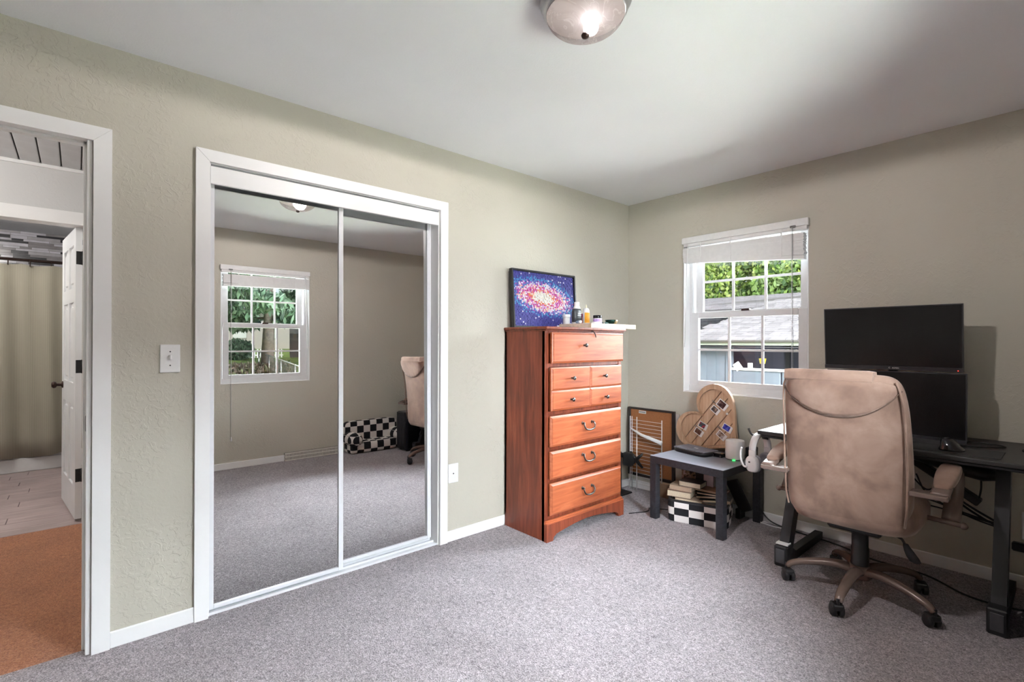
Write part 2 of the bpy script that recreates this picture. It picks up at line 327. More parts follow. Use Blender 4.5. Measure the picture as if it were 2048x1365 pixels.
# ------------------------------------------------------------------ windows with blinds
def window(name, label, u0, u1, f, cordlen, tilt):
    z0, z1 = WZ; w = bpy.data.objects.new(name, None); COL.objects.link(w); w.location = f((u0 + u1) / 2, 0, z0); struct(w, label)
    O = w.location
    def B(nm, lo, hi, mat=M_VINYL, par=w, bev=0.003):
        a, b = Vector(f(*lo)), Vector(f(*hi)); bm = bmesh.new()
        bx(bm, [min(p, q) for p, q in zip(a, b)], [max(p, q) for p, q in zip(a, b)], bev); return done(nm, bm, mat, par, False, off_of(par))
    # order of coordinates: u, w (outwards), z
    B('reveal', (u0, 0.0, z0), (u0 + 0.008, 0.09, z1), M_TRIM); B('reveal', (u1 - 0.008, 0.0, z0), (u1, 0.09, z1), M_TRIM)
    B('reveal', (u0, -0.004, z0), (u1, 0.09, z0 + 0.008), M_TRIM); B('reveal', (u0, 0.0, z1 - 0.008), (u1, 0.09, z1), M_TRIM)
    for nm, lo, hi in [('frame_jamb', (u0, 0.085, z0), (u0 + 0.032, 0.165, z1)), ('frame_jamb', (u1 - 0.032, 0.085, z0), (u1, 0.165, z1)), ('frame_sill', (u0, 0.072, z0), (u1, 0.165, z0 + 0.055)), ('frame_head', (u0, 0.085, z1 - 0.04), (u1, 0.165, z1))]: B(nm, lo, hi)
    def sash(nm, a, b, za, zb, wa, wb, side, top, bot, hz):
        s = bpy.data.objects.new(nm, None); COL.objects.link(s); s.parent = w; s.location = (0, 0, 0)
        g0, g1, h0, h1 = a + side, b - side, za + bot, zb - top
        for n2, lo, hi in [('stile', (a, wa, za), (g0, wb, zb)), ('stile', (g1, wa, za), (b, wb, zb)), ('rail', (g0, wa, za), (g1, wb, h0)), ('rail', (g0, wa, h1), (g1, wb, zb))]: B(n2, lo, hi, M_VINYL, s)
        wm = (wa + wb) / 2; m1, m2 = g0 + (g1 - g0) * 0.333, g0 + (g1 - g0) * 0.668; mw_ = 0.0085
        for m in (m1, m2): B('muntin', (m - mw_, wm - 0.008, h0), (m + mw_, wm + 0.008, h1), M_VINYL, s, 0.002)
        B('muntin', (g0, wm - 0.0085, hz - mw_), (g1, wm + 0.0085, hz + mw_), M_VINYL, s, 0.002)
        for p, q in ((g0, m1 - mw_), (m1 + mw_, m2 - mw_), (m2 + mw_, g1)):
            for c, d in ((h0, hz - mw_), (hz + mw_, h1)): B('pane', (p, wm - 0.002, c), (q, wm + 0.002, d), M_GLASS, s, 0)
        return s
    sash('upper_sash', u0 + 0.04, u1 - 0.032, 1.45, z1 - 0.01, 0.125, 0.155, 0.060, 0.04, 0.042, 1.727)
    lo = sash('lower_sash', u0 + 0.026, u1 - 0.036, z0 + 0.052, 1.483, 0.085, 0.118, 0.056, 0.044, 0.038, 1.19)
    B('sash_lock', ((u0 + u1) / 2 - 0.03, 0.078, 1.483), ((u0 + u1) / 2 + 0.03, 0.115, 1.497), plain('bronze_lock', (0.05, 0.03, 0.025, 1), 0.4, 0.6), lo)
    bl = thing(name.replace('window', 'blind') if False else 'window_blind', '', 'blind', f((u0 + u1) / 2, -0.02, 1.85))
    P = bl
    B('valance', (u0 + 0.004, -0.034, 2.018), (u1 + 0.006, -0.026, 2.068), M_BLIND, P); B('valance_return', (u0 + 0.004, -0.026, 2.018), (u0 + 0.012, 0.0, 2.068), M_BLIND, P); B('valance_return', (u1 - 0.002, -0.026, 2.018), (u1 + 0.006, 0.0, 2.068), M_BLIND, P)
    B('headrail', (u0 + 0.014, -0.024, 1.995), (u1 - 0.004, 0.03, 2.05), M_BLIND, P)
    # slat stack, hanging lower at the cord side
    bm = bmesh.new(); n = 20; ua, ub = u0 + 0.014, u1 - 0.022
    for i in range(n):
        k = i / (n - 1); za = 1.985 - k * 0.085; zb = 1.975 - k * (0.085 + tilt); e = random.uniform(-0.0035, 0.0035)
        pts = []
        for uu, zz in ((ua, za), (ub, zb)):
            for ww, dz in ((-0.026, -0.0008), (0.0, 0.0012), (0.026, -0.0008)): pts.append((uu + e, ww + e, zz + dz))
        v = [bm.verts.new(f(*p)) for p in pts] + [bm.verts.new(f(p[0], p[1], p[2] - 0.0070)) for p in pts]
        for q in ((0, 1, 4, 3), (1, 2, 5, 4), (6, 7, 10, 9), (7, 8, 11, 10), (0, 3, 9, 6), (2, 5, 11, 8)): bm.faces.new([v[j] for j in q])
        bm.faces.new((v[0], v[1], v[7], v[6])); bm.faces.new((v[1], v[2], v[8], v[7])); bm.faces.new((v[3], v[4], v[10], v[9])); bm.faces.new((v[4], v[5], v[11], v[10]))
    tag(done('slats', bm, M_BLIND, P, False, off_of(P)), kind='stuff')
    bm = bmesh.new(); poly = [(ua, 1.897), (ub, 1.880 - tilt), (ub, 1.856 - tilt), (ua, 1.873)]
    prism(bm, poly, -0.026, 0.026, lambda u, v, t: f(u, t, v)); done('bottom_rail', bm, M_BLIND, P, False, off_of(P))
    for uu in (u0 + 0.16, (u0 + u1) / 2 - 0.06, u1 - 0.16):
        zz = 1.883 - tilt * (uu - ua) / (ub - ua) - 0.012; B('ladder_cord', (uu - 0.004, -0.031, zz), (uu + 0.004, -0.027, 2.02), M_BLIND, P, 0)
    tubeobj('tilt_wand', [f(u0 + 0.062, -0.036, 2.015), f(u0 + 0.058, -0.045, 1.9), f(u0 + 0.03, -0.03, 1.213)], 0.0045, M_WHITEPL, P, 6, 0)
    c = u1 - 0.092
    B('cord_cleat', (c - 0.012, -0.039, 2.012), (c + 0.025, -0.034, 2.028), plain('grey_cleat', (0.12, 0.12, 0.12, 1), 0.4), P)
    for d in (0, 0.006): tubeobj('pull_cord', [f(c + d, -0.04, 2.015), f(c + d, -0.035, 1.4), f(c + d * 1.5, -0.03, cordlen)], 0.0016, plain('cord_grey', (0.25, 0.25, 0.25, 1), 0.7) if d else M_BLIND, P, 5, 0)
    bm = bmesh.new(); pr = f(c, -0.03, cordlen); lathe(bm, [(0.002, 0.03), (0.006, 0.015), (0.009, -0.012), (0.004, -0.02)], 10, pr); done('cord_tassel', bm, M_BLIND, P, True, off_of(P))
    return bl
b1 = window('window_1', 'white double-hung window with grilles beside the monitors', WB[0], WB[1], lambda u, w, z: (u, w, z), 1.05, 0.055)
b1['label'] = 'white slatted blind pulled up above the window beside the monitors'
b2 = window('window_2', 'white double-hung window seen in the mirrored closet door', WC[0], WC[1], lambda u, w, z: (W + w, WC[0] + WC[1] - u, z), 0.30, 0.0)
b2['label'] = 'white slatted blind seen in the mirror, pulled up, long cord'

# ------------------------------------------------------------------ hall and bathroom through the doorway
HX = -1.88; HC = 2.405
struct(box('floor_hall', (HX - 0.02, -5.6, -0.12), (-0.05, -3.30, -0.001), M_ORANGE), 'rust brown hall carpet')
BY0, BY1 = -4.42, -3.585       # bathroom door opening
wallobj('wall_hall', [((HX - 0.11, -5.6, 0), (HX, BY0, H)), ((HX - 0.11, BY0, 2.055), (HX, BY1, H)), ((HX - 0.11, BY1, 0), (HX, -3.2, H)), ((HX, -3.32, 0), (-0.70, -3.23, H)), ((HX, -5.7, 0), (-0.05, -5.6, H)), ((-T, -5.6, 0), (-0.05, YD, H)), ((-0.75, -3.32, 0), (-T, -3.24, H))], M_GREYWALL)
M_SLATC = plain('grey_white_ceiling_board', (0.56, 0.56, 0.57, 1), 0.45, var=0.05, scale=12)
hc = struct(box('ceiling_hall', (HX, -5.6, HC + 0.012), (-T, -3.2, HC + 0.10), plain('dark_gap', (0.05, 0.05, 0.05, 1), 0.8)), 'hall ceiling of white boards with dark gaps')
y = -5.55; first = None
while y < -3.34:
    if first is None: o = box('ceiling_board', (HX + 0.005, -0.0465, -0.006), (-T - 0.005, 0.0465, 0.006), M_SLATC, hc, 0.004); first = o
    else: o = first.copy(); COL.objects.link(o); o.parent = hc
    o.location = (0, y, HC + 0.006); y += 0.1
struct(box('trim_8', (HX, -5.6, HC - 0.022), (HX + 0.02, -3.3, HC), M_TRIM, None, 0.003), 'thin white moulding under the hall ceiling')
struct(casing('trim_9', HX, HX + 0.018, BY0, BY1 + 0.004, 2.03, 0.085), 'white casing around the bathroom doorway')
bm = bmesh.new()
for lo, hi in [((HX - 0.114, BY1 - 0.004, 0), (HX + 0.001, BY1 + 0.012, 2.04)), ((HX - 0.114, BY0, 2.03), (HX + 0.001, BY1, 2.060))]: bx(bm, lo, hi, 0.002)
struct(done('trim_10', bm, M_TRIM), 'white jamb of the bathroom doorway')
BX = -4.82; BYA, BYB = -5.4, -3.46
wallobj('wall_bathroom', [((BX - 0.1, BYA, 0), (BX, BYB, H)), ((BX, BYB, 0), (HX - 0.11, BYB + 0.1, H)), ((BX, BYA - 0.1, 0), (HX - 0.11, BYA, H))], M_GREYWALL)
struct(box('ceiling_bathroom', (BX - 0.1, BYA, H - 0.03), (HX - 0.05, BYB + 0.1, H + 0.1), M_CEIL))
M_GROUT = plain('grout', (0.30, 0.28, 0.28, 1), 0.8)
fb = struct(box('floor_bathroom', (BX, BYA, -0.12), (HX - 0.02, BYB, -0.006), plain('dark_joint', (0.10, 0.08, 0.08, 1), 0.8)), 'pinkish grey wood plank floor')
M_PLANK = wood('pink_grey_plank', srgb(150, 132, 130), srgb(178, 160, 158), srgb(196, 180, 178), rough=0.4, axis='Y', scale=3)
x = HX - 0.022; row = 0
while x > -4.1:
    yy = BYA + 0.3 * ((row * 0.37) % 1) - 0.6; 
    while yy < BYB:
        a, b = max(yy, BYA), min(yy + 0.9, BYB)
        if b - a > 0.02: box('plank', (x - 0.147, a + 0.002, -0.008), (x, b - 0.002, 0.0), M_PLANK, fb, 0.0015)
        yy += 0.9
    x -= 0.15; row += 1
# mosaic of thin strip tiles over the bath
wt = struct(box('wall_tiled', (BX, BYA, 0.3), (BX + 0.006, BYB, H - 0.03), M_GROUT), 'mosaic of grey, white and black strip tiles')
tm = [plain('tile_white', (0.66, 0.64, 0.70, 1), 0.2, var=0.12, scale=14), plain('tile_grey', (0.30, 0.28, 0.29, 1), 0.2, var=0.15, scale=14), plain('tile_black', (0.035, 0.033, 0.04, 1), 0.2), plain('tile_light', (0.48, 0.46, 0.49, 1), 0.2, var=0.12, scale=14)]
z = 1.93; k = 0
while z < H - 0.04:
    hh = 0.023 if k % 3 else 0.034
    yy = -4.62 + random.uniform(-0.1, 0)
    while yy < BYB - 0.02:
        l = random.choice((0.09, 0.13, 0.2, 0.26)); b = min(yy + l, BYB)
        if b > -4.45: box('tile', (BX + 0.006, yy + 0.0015, z + 0.0012), (BX + 0.012 + random.uniform(0, 0.003), b - 0.0015, z + hh - 0.0012), random.choices(tm, (4, 3, 3, 3))[0], wt)
        yy += l
    z += hh; k += 1
# bathtub, curtain and rod
tub = thing('bathtub', 'white bathtub with flat apron behind the taupe curtain', 'bathtub', (-4.4, -4.4, 0))
wbox('apron', (-4.09, BYA, 0), (-4.03, BYB - 0.002, 0.30), M_WHITEPL, tub, 0.008); wbox('apron_foot', (-4.04, BYA, 0), (-4.015, BYB - 0.002, 0.13), M_WHITEPL, tub, 0.006)
wbox('rim', (-4.20, BYA, 0.28), (-4.06, BYB - 0.002, 0.34), M_WHITEPL, tub, 0.012, 2); wbox('basin', (BX + 0.012, BYA, 0.02), (-4.2, BYB - 0.002, 0.12), M_WHITEPL, tub)
def curtain_mat():
    t = NT('taupe_waffle_fabric'); co = t.coord(scale=(1, 1, 1)); a = t.n('ShaderNodeTexWave', wave_type='BANDS', bands_direction='Y'); a.inputs['Scale'].default_value = 42; t.l(co, a.inputs[0])
    t.base(t.ramp(a.outputs[0], [(0.2, srgb(140, 134, 119)), (0.8, srgb(168, 162, 146))])); t.set(Roughness=0.95); t.bump(a.outputs[0], 0.2, 0.003); return t.m
cur = thing('shower_curtain', 'taupe ribbed shower curtain hanging from a bronze rod', 'curtain', (-3.99, -4.2, 0.14))
bm = bmesh.new(); nu, nv = 90, 10; V = []
for j in range(nv + 1):
    v = j / nv; row_ = []
    for i in range(nu + 1):
        u = i / nu; yv = BYA + 0.4 + u * (BYB - BYA - 0.42); amp = 0.035 * (0.5 + 0.5 * (1 - v))
        xx = -3.985 + amp * math.sin(yv * 16.0 + 0.8 * math.sin(yv * 5)) + 0.012 * math.sin(yv * 41 + v * 2)
        zz = 0.155 + 0.02 * math.sin(yv * 7 + 1) * (1 - v) + v * (1.975 - 0.155) - 0.012 * v * abs(math.sin(yv * 13.3))
        row_.append(bm.verts.new((xx, yv, zz)))
    V.append(row_)
for j in range(nv):
    for i in range(nu): bm.faces.new((V[j][i], V[j][i + 1], V[j + 1][i + 1], V[j + 1][i]))
o = done('fabric', bm, curtain_mat(), cur, True, off_of(cur)); md = o.modifiers.new('thick', 'SOLIDIFY'); md.thickness = 0.003
M_BRONZE = plain('oil_rubbed_bronze', (0.045, 0.025, 0.02, 1), 0.35, 0.7)
rod = thing('curtain_rod', 'dark bronze shower curtain rod with ring hooks', 'rod', (-3.985, BYA, 2.01))
bm = bmesh.new(); tube(bm, [(-3.985, BYA, 2.012), (-3.985, BYB, 2.012)], 0.0125, 12); done('rod_tube', bm, M_BRONZE, rod, True, off_of(rod))
for i in range(9):
    yy = -3.66 - i * 0.148
    tubeobj('ring_hook', [(-3.985 + 0.02 * math.sin(a), yy, 1.995 + 0.03 * math.cos(a) - 0.012) for a in [k * 2 * math.pi / 12 for k in range(13)]], 0.0035, M_BRONZE, rod, 6, 0)
# open bathroom door (six panels)
d3 = bpy.data.objects.new('door_3', None); COL.objects.link(d3); d3.location = (HX - 0.075, BY1 - 0.006, 0.02); struct(d3, 'white six-panel bathroom door standing open, black hinges')
d3.rotation_euler = (0, 0, R(180 + 6.5))
DW, DH, DT = 0.70, 2.01, 0.035      # local: x along the door, y thickness (towards the visible face +y)
bm = bmesh.new(); cols = [(0.0, 0.10), (0.315, 0.385), (0.60, DW)]; rows_ = [(0, 0.22), (0.78, 0.93), (1.50, 1.60), (1.90, DH)]
for a, b in cols: bx(bm, (a, 0, 0), (b, DT, DH))
for a, b in rows_:
    for c, d in ((0.10, 0.315), (0.385, 0.60)): bx(bm, (c, 0, a), (d, DT, b))
done('door_leaf', bm, M_DOOR, d3)
for c, d in ((0.10, 0.315), (0.385, 0.60)):
    for a, b in ((0.22, 0.78), (0.93, 1.50), (1.60, 1.90)): box('door_panel', (c - 0.001, 0.008, a - 0.001), (d + 0.001, DT - 0.012, b + 0.001), M_DOOR, d3, 0); box('door_panel', (c + 0.03, 0.006, a + 0.03), (d - 0.03, DT - 0.004, b - 0.03), M_DOOR, d3, 0.008)
for zc in (0.30, 1.05, 1.80):
    hg = box('hinge', (-0.003, 0.006, zc - 0.045), (0.0, DT - 0.002, zc + 0.045), M_BLACKMETAL, d3, 0.0008); bm = bmesh.new(); lathe(bm, [(0.006, zc - 0.046), (0.006, zc + 0.046)], 10, (-0.004, 0.0, 0)); done('hinge_pin', bm, M_BLACKMETAL, d3, True)
bm = bmesh.new(); lathe(bm, [(0.026, 0), (0.026, 0.006), (0.011, 0.012), (0.011, 0.035), (0.024, 0.042), (0.027, 0.055), (0.018, 0.066), (0.004, 0.068)], 20, (0.635, DT, 0.89), 'Y'); done('door_knob', bm, M_BRONZE, d3, True)
# lamps of the hall and bathroom (out of view)
def flush_lamp(name, label, loc, power, r=0.14):
    lp = thing(name, label, 'lamp', loc); bm = bmesh.new(); lathe(bm, [(r, 0), (r, -0.02), (r * 0.95, -0.03)], 24); done('base', bm, M_WHITEPL, lp, True)
    d = bpy.data.lights.new(name, 'POINT'); d.energy = power; d.shadow_soft_size = 0.09; d.color = (1, 0.96, 0.9); q = bpy.data.objects.new('bulb_light', d); COL.objects.link(q); q.parent = lp; q.location = (0, 0, -0.14)
flush_lamp('hall_lamp', 'round white hall ceiling lamp by the bathroom doorway', (-0.95, -4.75, HC), 19)
flush_lamp('bathroom_lamp', 'round white bathroom ceiling lamp above the plank floor', (-2.9, -4.5, H - 0.03), 18)

# ------------------------------------------------------------------ ceiling lamp
LX, LY = 1.455, -2.285
lamp = thing('ceiling_lamp', 'flush ceiling lamp with alabaster glass dome and dark finial', 'lamp', (LX, LY, H))
bm = bmesh.new(); lathe(bm, [(0.158, 0.0), (0.160, -0.008), (0.156, -0.016), (0.150, -0.020), (0.151, -0.028), (0.146, -0.040), (0.138, -0.048)], 48); done('pan', bm, plain('satin_nickel', (0.50, 0.49, 0.50, 1), 0.32, 0.85, var=0.03), lamp, True)
def dome_mat():
    t = NT('alabaster_glass'); out = t.t.nodes['Material Output']; co = t.coord()
    w = t.noise(co, 7, 3, 0.55, dist=2.2); vein = t.ramp(w, [(0.40, (0.80, 0.74, 0.735)), (0.485, (0.78, 0.72, 0.715)), (0.50, (0.97, 0.94, 0.93)), (0.515, (0.80, 0.74, 0.735)), (0.62, (0.88, 0.83, 0.82))])
    t.base((0.03, 0.028, 0.028, 1)); t.set(Roughness=0.12)
    tr = t.n('ShaderNodeBsdfTransparent'); t.l(vein, tr.inputs[0]); mx = t.n('ShaderNodeMixShader'); mx.inputs[0].default_value = 0.93
    t.l(t.p.outputs[0], mx.inputs[1]); t.l(tr.outputs[0], mx.inputs[2]); t.l(mx.outputs[0], out.inputs[0]); return t.m
bm = bmesh.new(); lathe(bm, [(0.136, -0.049), (0.136, -0.051)], 40); done('reflector', bm, plain('white_enamel', (0.80, 0.77, 0.77, 1), 0.5, var=0.02), lamp)
bm = bmesh.new(); prof = [(0.140, -0.036)] + [(0.138 * math.cos(a) ** 0.9, -0.042 - 0.075 * math.sin(a)) for a in [R(k) for k in range(0, 88, 8)]] + [(0.004, -0.117)]; lathe(bm, prof, 48)
done('glass_dome', bm, dome_mat(), lamp, True)
bm = bmesh.new(); lathe(bm, [(0.003, -0.112), (0.012, -0.116), (0.0145, -0.122), (0.011, -0.130), (0.003, -0.133)], 20); done('finial', bm, M_BRONZE, lamp, True)
ld = bpy.data.lights.new('bulb', 'SPOT'); ld.spot_size = R(180); ld.spot_blend = 0.06; ld.energy = 70; ld.shadow_soft_size = 0.048; ld.color = (1.0, 0.985, 0.985)
lo = bpy.data.objects.new('bulb_light', ld); COL.objects.link(lo); lo.parent = lamp; lo.location = (0.012, 0.020, -0.053)
t = NT('frosted_bulb'); _tr = t.n('ShaderNodeBsdfTransparent'); _em = t.n('ShaderNodeEmission'); _em.inputs[1].default_value = 14.0; _mx = t.n('ShaderNodeMixShader'); _mx.inputs[0].default_value = 0.9; t.l(_em.outputs[0], _mx.inputs[1]); t.l(_tr.outputs[0], _mx.inputs[2]); t.l(_mx.outputs[0], t.t.nodes['Material Output'].inputs[0])
bm = bmesh.new(); bmesh.ops.create_uvsphere(bm, u_segments=24, v_segments=14, radius=0.027, matrix=Matrix.Translation((0.0, 0.03, -0.081))); done('bulb', bm, t.m, lamp, True)

# ------------------------------------------------------------------ wall plates and floor register
sw = thing('light_switch', 'white toggle light switch plate beside the doorway', 'switch', (0, -3.3145, 1.11))
wbox('plate', (0, -3.351, 1.11), (0.006, -3.278, 1.231), M_WHITEPL, sw, 0.004, 2); wbox('toggle', (0.005, -3.319, 1.165), (0.018, -3.310, 1.186), M_WHITEPL, sw, 0.002)
for zz in (1.141, 1.2005): bm = bmesh.new(); lathe(bm, [(0.003, 0), (0.003, 0.0008)], 10, (0.006, -3.3145, zz), 'X'); done('screw', bm, M_BLACKMETAL, sw, False, off_of(sw))
cp = thing('cable_plate', 'white wall plate with one small hole beside the closet casing', 'wall plate', (0, -1.84, 0.36))
wbox('plate', (0, -1.876, 0.362), (0.006, -1.800, 0.482), M_WHITEPL, cp, 0.003, 2); bm = bmesh.new(); lathe(bm, [(0.0045, 0), (0.0045, 0.001)], 12, (0.006, -1.838, 0.42), 'X'); done('hole', bm, M_BLACKMETAL, cp, False, off_of(cp))
op = thing('wall_outlet', 'white wall outlet plate below the desk beside the tower', 'outlet', (2.46, 0, 0.27))
wbox('plate', (2.40, -0.006, 0.25), (2.52, 0, 0.39), M_WHITEPL, op, 0.003); wbox('socket', (2.43, -0.009, 0.33), (2.465, -0.005, 0.37), M_WHITEPL, op, 0.002)
rg = thing('floor_register', 'cream baseboard heat register with rows of slots seen in mirror', 'register', (W, -1.615, 0))
M_CREAM = plain('cream_metal', (0.72, 0.70, 0.64, 1), 0.4)
wbox('back', (W - 0.018, -1.93, 0.0), (W, -1.30, 0.085), plain('register_dark', (0.08, 0.075, 0.07, 1), 0.6), rg)
for zz in (0.0, 0.038, 0.074): wbox('bar', (W - 0.032, -1.93, zz), (W - 0.018, -1.30, zz + 0.011), M_CREAM, rg, 0.002)
for i in range(43): wbox('slat', (W - 0.029, -1.93 + i * 0.0148, 0.0), (W - 0.018, -1.922 + i * 0.0148, 0.082), M_CREAM, rg)

# ------------------------------------------------------------------ chest of drawers
M_CH = wood('cherry_wood', srgb(92, 40, 26), srgb(126, 59, 37), srgb(152, 78, 50), rough=0.42, axis='Z', coat=0.0, scale=3.0)
M_CHF = wood('cherry_wood_front', srgb(138, 66, 40), srgb(176, 94, 58), srgb(194, 114, 76), rough=0.42, axis='Y', coat=0.0, scale=2.6)
M_PEWTER = plain('pewter', (0.14, 0.135, 0.13, 1), 0.32, 1.0)
dr = thing('chest_of_drawers', 'tall cherry wood chest of drawers with pewter knobs and bail handles', 'dresser', (0.2, -1.03, 0))
DA, DB = -1.421, -0.642
bm = bmesh.new()
for lo, hi in [((0.016, DA, 0), (0.392, DA + 0.02, 1.318)), ((0.016, DB - 0.02, 0), (0.392, DB, 1.318)), ((0.016, DA, 0.08), (0.03, DB, 1.318)), ((0.03, DA + 0.02, 1.30), (0.392, DB - 0.02, 1.318)),
               ((0.36, DA + 0.02, 0.1), (0.372, DB - 0.02, 1.318))]: bx(bm, lo, hi)
for lo, hi in [((0.37, DA, 0.0), (0.398, DA + 0.03, 1.318)), ((0.37, DB - 0.03, 0.0), (0.398, DB, 1.318))]: bx(bm, lo, hi, 0.002)
for zz in (0.128, 0.362, 0.563, 0.786, 1.09): bx(bm, (0.37, DA + 0.03, zz), (0.394, DB - 0.03, zz + 0.022))
bx(bm, (0.37, DA + 0.03, 1.30), (0.398, DB - 0.03, 1.318))
done('carcass', bm, M_CH, dr, False, off_of(dr))
bm = bmesh.new(); bx(bm, (0.013, DA - 0.014, 1.326), (0.426, DB + 0.028, 1.345), 0.006, 2); bx(bm, (0.014, DA - 0.006, 1.317), (0.412, DB + 0.016, 1.327), 0.003)
done('top', bm, M_CH, dr, False, off_of(dr))
# plinth with arched cut-out and moulding
bm = bmesh.new(); pts = [(DA - 0.004, 0.0), (DA + 0.052, 0.0), (DA + 0.060, 0.022), (DA + 0.085, 0.038)]
N = 14
for i in range(N + 1):
    u = i / N; pts.append((DA + 0.10 + u * (DB - DA - 0.20), 0.040 + 0.030 * math.sin(math.pi * u)))
pts += [(DB - 0.085, 0.038), (DB - 0.060, 0.022), (DB - 0.052, 0.0), (DB + 0.004, 0.0), (DB + 0.004, 0.108), (DA - 0.004, 0.108)]
prism(bm, pts, 0.396, 0.420, lambda u, v, t: (t, u, v)); done('plinth', bm, M_CH, dr, False, off_of(dr))
bm = bmesh.new(); bx(bm, (0.394, DA - 0.005, 0.106), (0.420, DB + 0.005, 0.117), 0.004, 2); bx(bm, (0.394, DA - 0.002, 0.116), (0.410, DB + 0.002, 0.128), 0.004, 2); done('plinth_moulding', bm, M_CHF, dr, False, off_of(dr))
def front(ya, yb, za, zb, x0, bev=0.012, th=0.022):
    d = bpy.data.objects.new('drawer', None); COL.objects.link(d); d.parent = dr; d.location = Vector((x0, (ya + yb) / 2, za)) - dr.location
    a, b, h = -(yb - ya) / 2, (yb - ya) / 2, zb - za
    bm = bmesh.new(); f = lambda u, v, x: (x, u, v)
    r = [[(0, a, 0), (0, b, 0), (0, b, h), (0, a, h)], [(th - bev * 0.75, a, 0), (th - bev * 0.75, b, 0), (th - bev * 0.75, b, h), (th - bev * 0.75, a, h)],
         [(th - bev * 0.45, a + bev * 0.55, bev * 0.55), (th - bev * 0.45, b - bev * 0.55, bev * 0.55), (th - bev * 0.45, b - bev * 0.55, h - bev * 0.55), (th - bev * 0.45, a + bev * 0.55, h - bev * 0.55)],
         [(th, a + bev, bev), (th, b - bev, bev), (th, b - bev, h - bev), (th, a + bev, h - bev)]]
    loft(bm, r); done('drawer_front', bm, M_CHF, d)
    bm = bmesh.new(); bx(bm, (-0.09, a + 0.03, 0.015), (0.0, b - 0.03, h - 0.02)); done('drawer_box', bm, M_CH, d)
    return d
def knob(d, y_, z_):
    o = off_of(d); bm = bmesh.new(); lathe(bm, [(0.007, 0.0), (0.005, 0.004), (0.0045, 0.014), (0.010, 0.018), (0.0135, 0.023), (0.012, 0.028), (0.005, 0.031)], 18, (0.0215, y_ - o.y, z_ - o.z), 'X'); done('knob', bm, M_PEWTER, d, True)
def bail(d, y_, z_):
    o = off_of(d); yy, zz = y_ - o.y, z_ - o.z; bm = bmesh.new()
    for s in (-1, 1): lathe(bm, [(0.010, 0.0), (0.011, 0.003), (0.006, 0.006), (0.005, 0.014), (0.0085, 0.018), (0.003, 0.023)], 14, (0.0215, yy + s * 0.048, zz + 0.018), 'X')
    tube(bm, spline([(0.038, yy - 0.048, zz + 0.018), (0.046, yy - 0.053, zz + 0.002), (0.050, yy - 0.040, zz - 0.019), (0.052, yy, zz - 0.027), (0.050, yy + 0.040, zz - 0.019), (0.046, yy + 0.053, zz + 0.002), (0.038, yy + 0.048, zz + 0.018)], 5), 0.0052, 8)
    done('bail_handle', bm, M_PEWTER, d, True)
d1 = front(-1.378, -0.642, 1.112, 1.308, 0.402); knob(d1, -1.082, 1.226)
ym = -1.010
d2 = front(-1.384, ym - 0.001, 0.940, 1.085, 0.402); knob(d2, -1.200, 1.014); d2b = front(ym + 0.001, -0.662, 0.940, 1.085, 0.402); knob(d2b, -0.872, 1.016)
d3_ = front(-1.384, ym - 0.001, 0.812, 0.938, 0.402); knob(d3_, -1.208, 0.876); d3b = front(ym + 0.001, -0.662, 0.812, 0.938, 0.402); knob(d3b, -0.856, 0.870)
for za, zb, hz in ((0.586, 0.779, 0.692), (0.382, 0.557, 0.484), (0.157, 0.356, 0.262)):
    d = front(-1.388, -0.662, za, zb, 0.400, 0.014); bail(d, -1.045, hz)
# dark ribbon hanging over the open top drawer
tubeobj('ribbon', [(0.41, -0.99, 1.322), (0.425, -0.985, 1.318), (0.432, -0.975, 1.300), (0.430, -0.965, 1.280)], 0.0035, plain('dark_ribbon', (0.03, 0.02, 0.02, 1), 0.8), None, 6)
tag(bpy.data.objects['ribbon'], 'thin dark ribbon hanging out above the top drawer', 'ribbon')

# framed galaxy mosaic leaning on the wall, standing on the chest
art = thing('mosaic_picture', 'black framed galaxy picture made of coloured studs on the chest', 'picture', (0.06, -1.08, 1.345))
aw, ah = 0.64, 0.405; lean = R(4.0)
am = Matrix.Translation((0.073, -1.405, 1.346)) @ Matrix.Rotation(-lean, 4, 'Y')      # local: x out, y along, z up
def apart(nm, bm, mat):
    bmesh.ops.transform(bm, matrix=am, verts=bm.verts); return done(nm, bm, mat, art, False, off_of(art))
for lo, hi in [((-0.012, 0, 0), (0.018, 0.012, ah)), ((-0.012, aw - 0.012, 0), (0.018, aw, ah)), ((-0.012, 0.012, 0), (0.018, aw - 0.012, 0.012)), ((-0.012, 0.012, ah - 0.012), (0.018, aw - 0.012, ah))]:
    bm = bmesh.new(); bx(bm, lo, hi, 0.001); apart('frame_bar', bm, M_BLACKPL)
bm = bmesh.new(); bx(bm, (-0.010, 0.012, 0.012), (0.0, aw - 0.012, ah - 0.012)); apart('back_panel', bm, plain('navy_panel', (0.02, 0.02, 0.12, 1), 0.4))
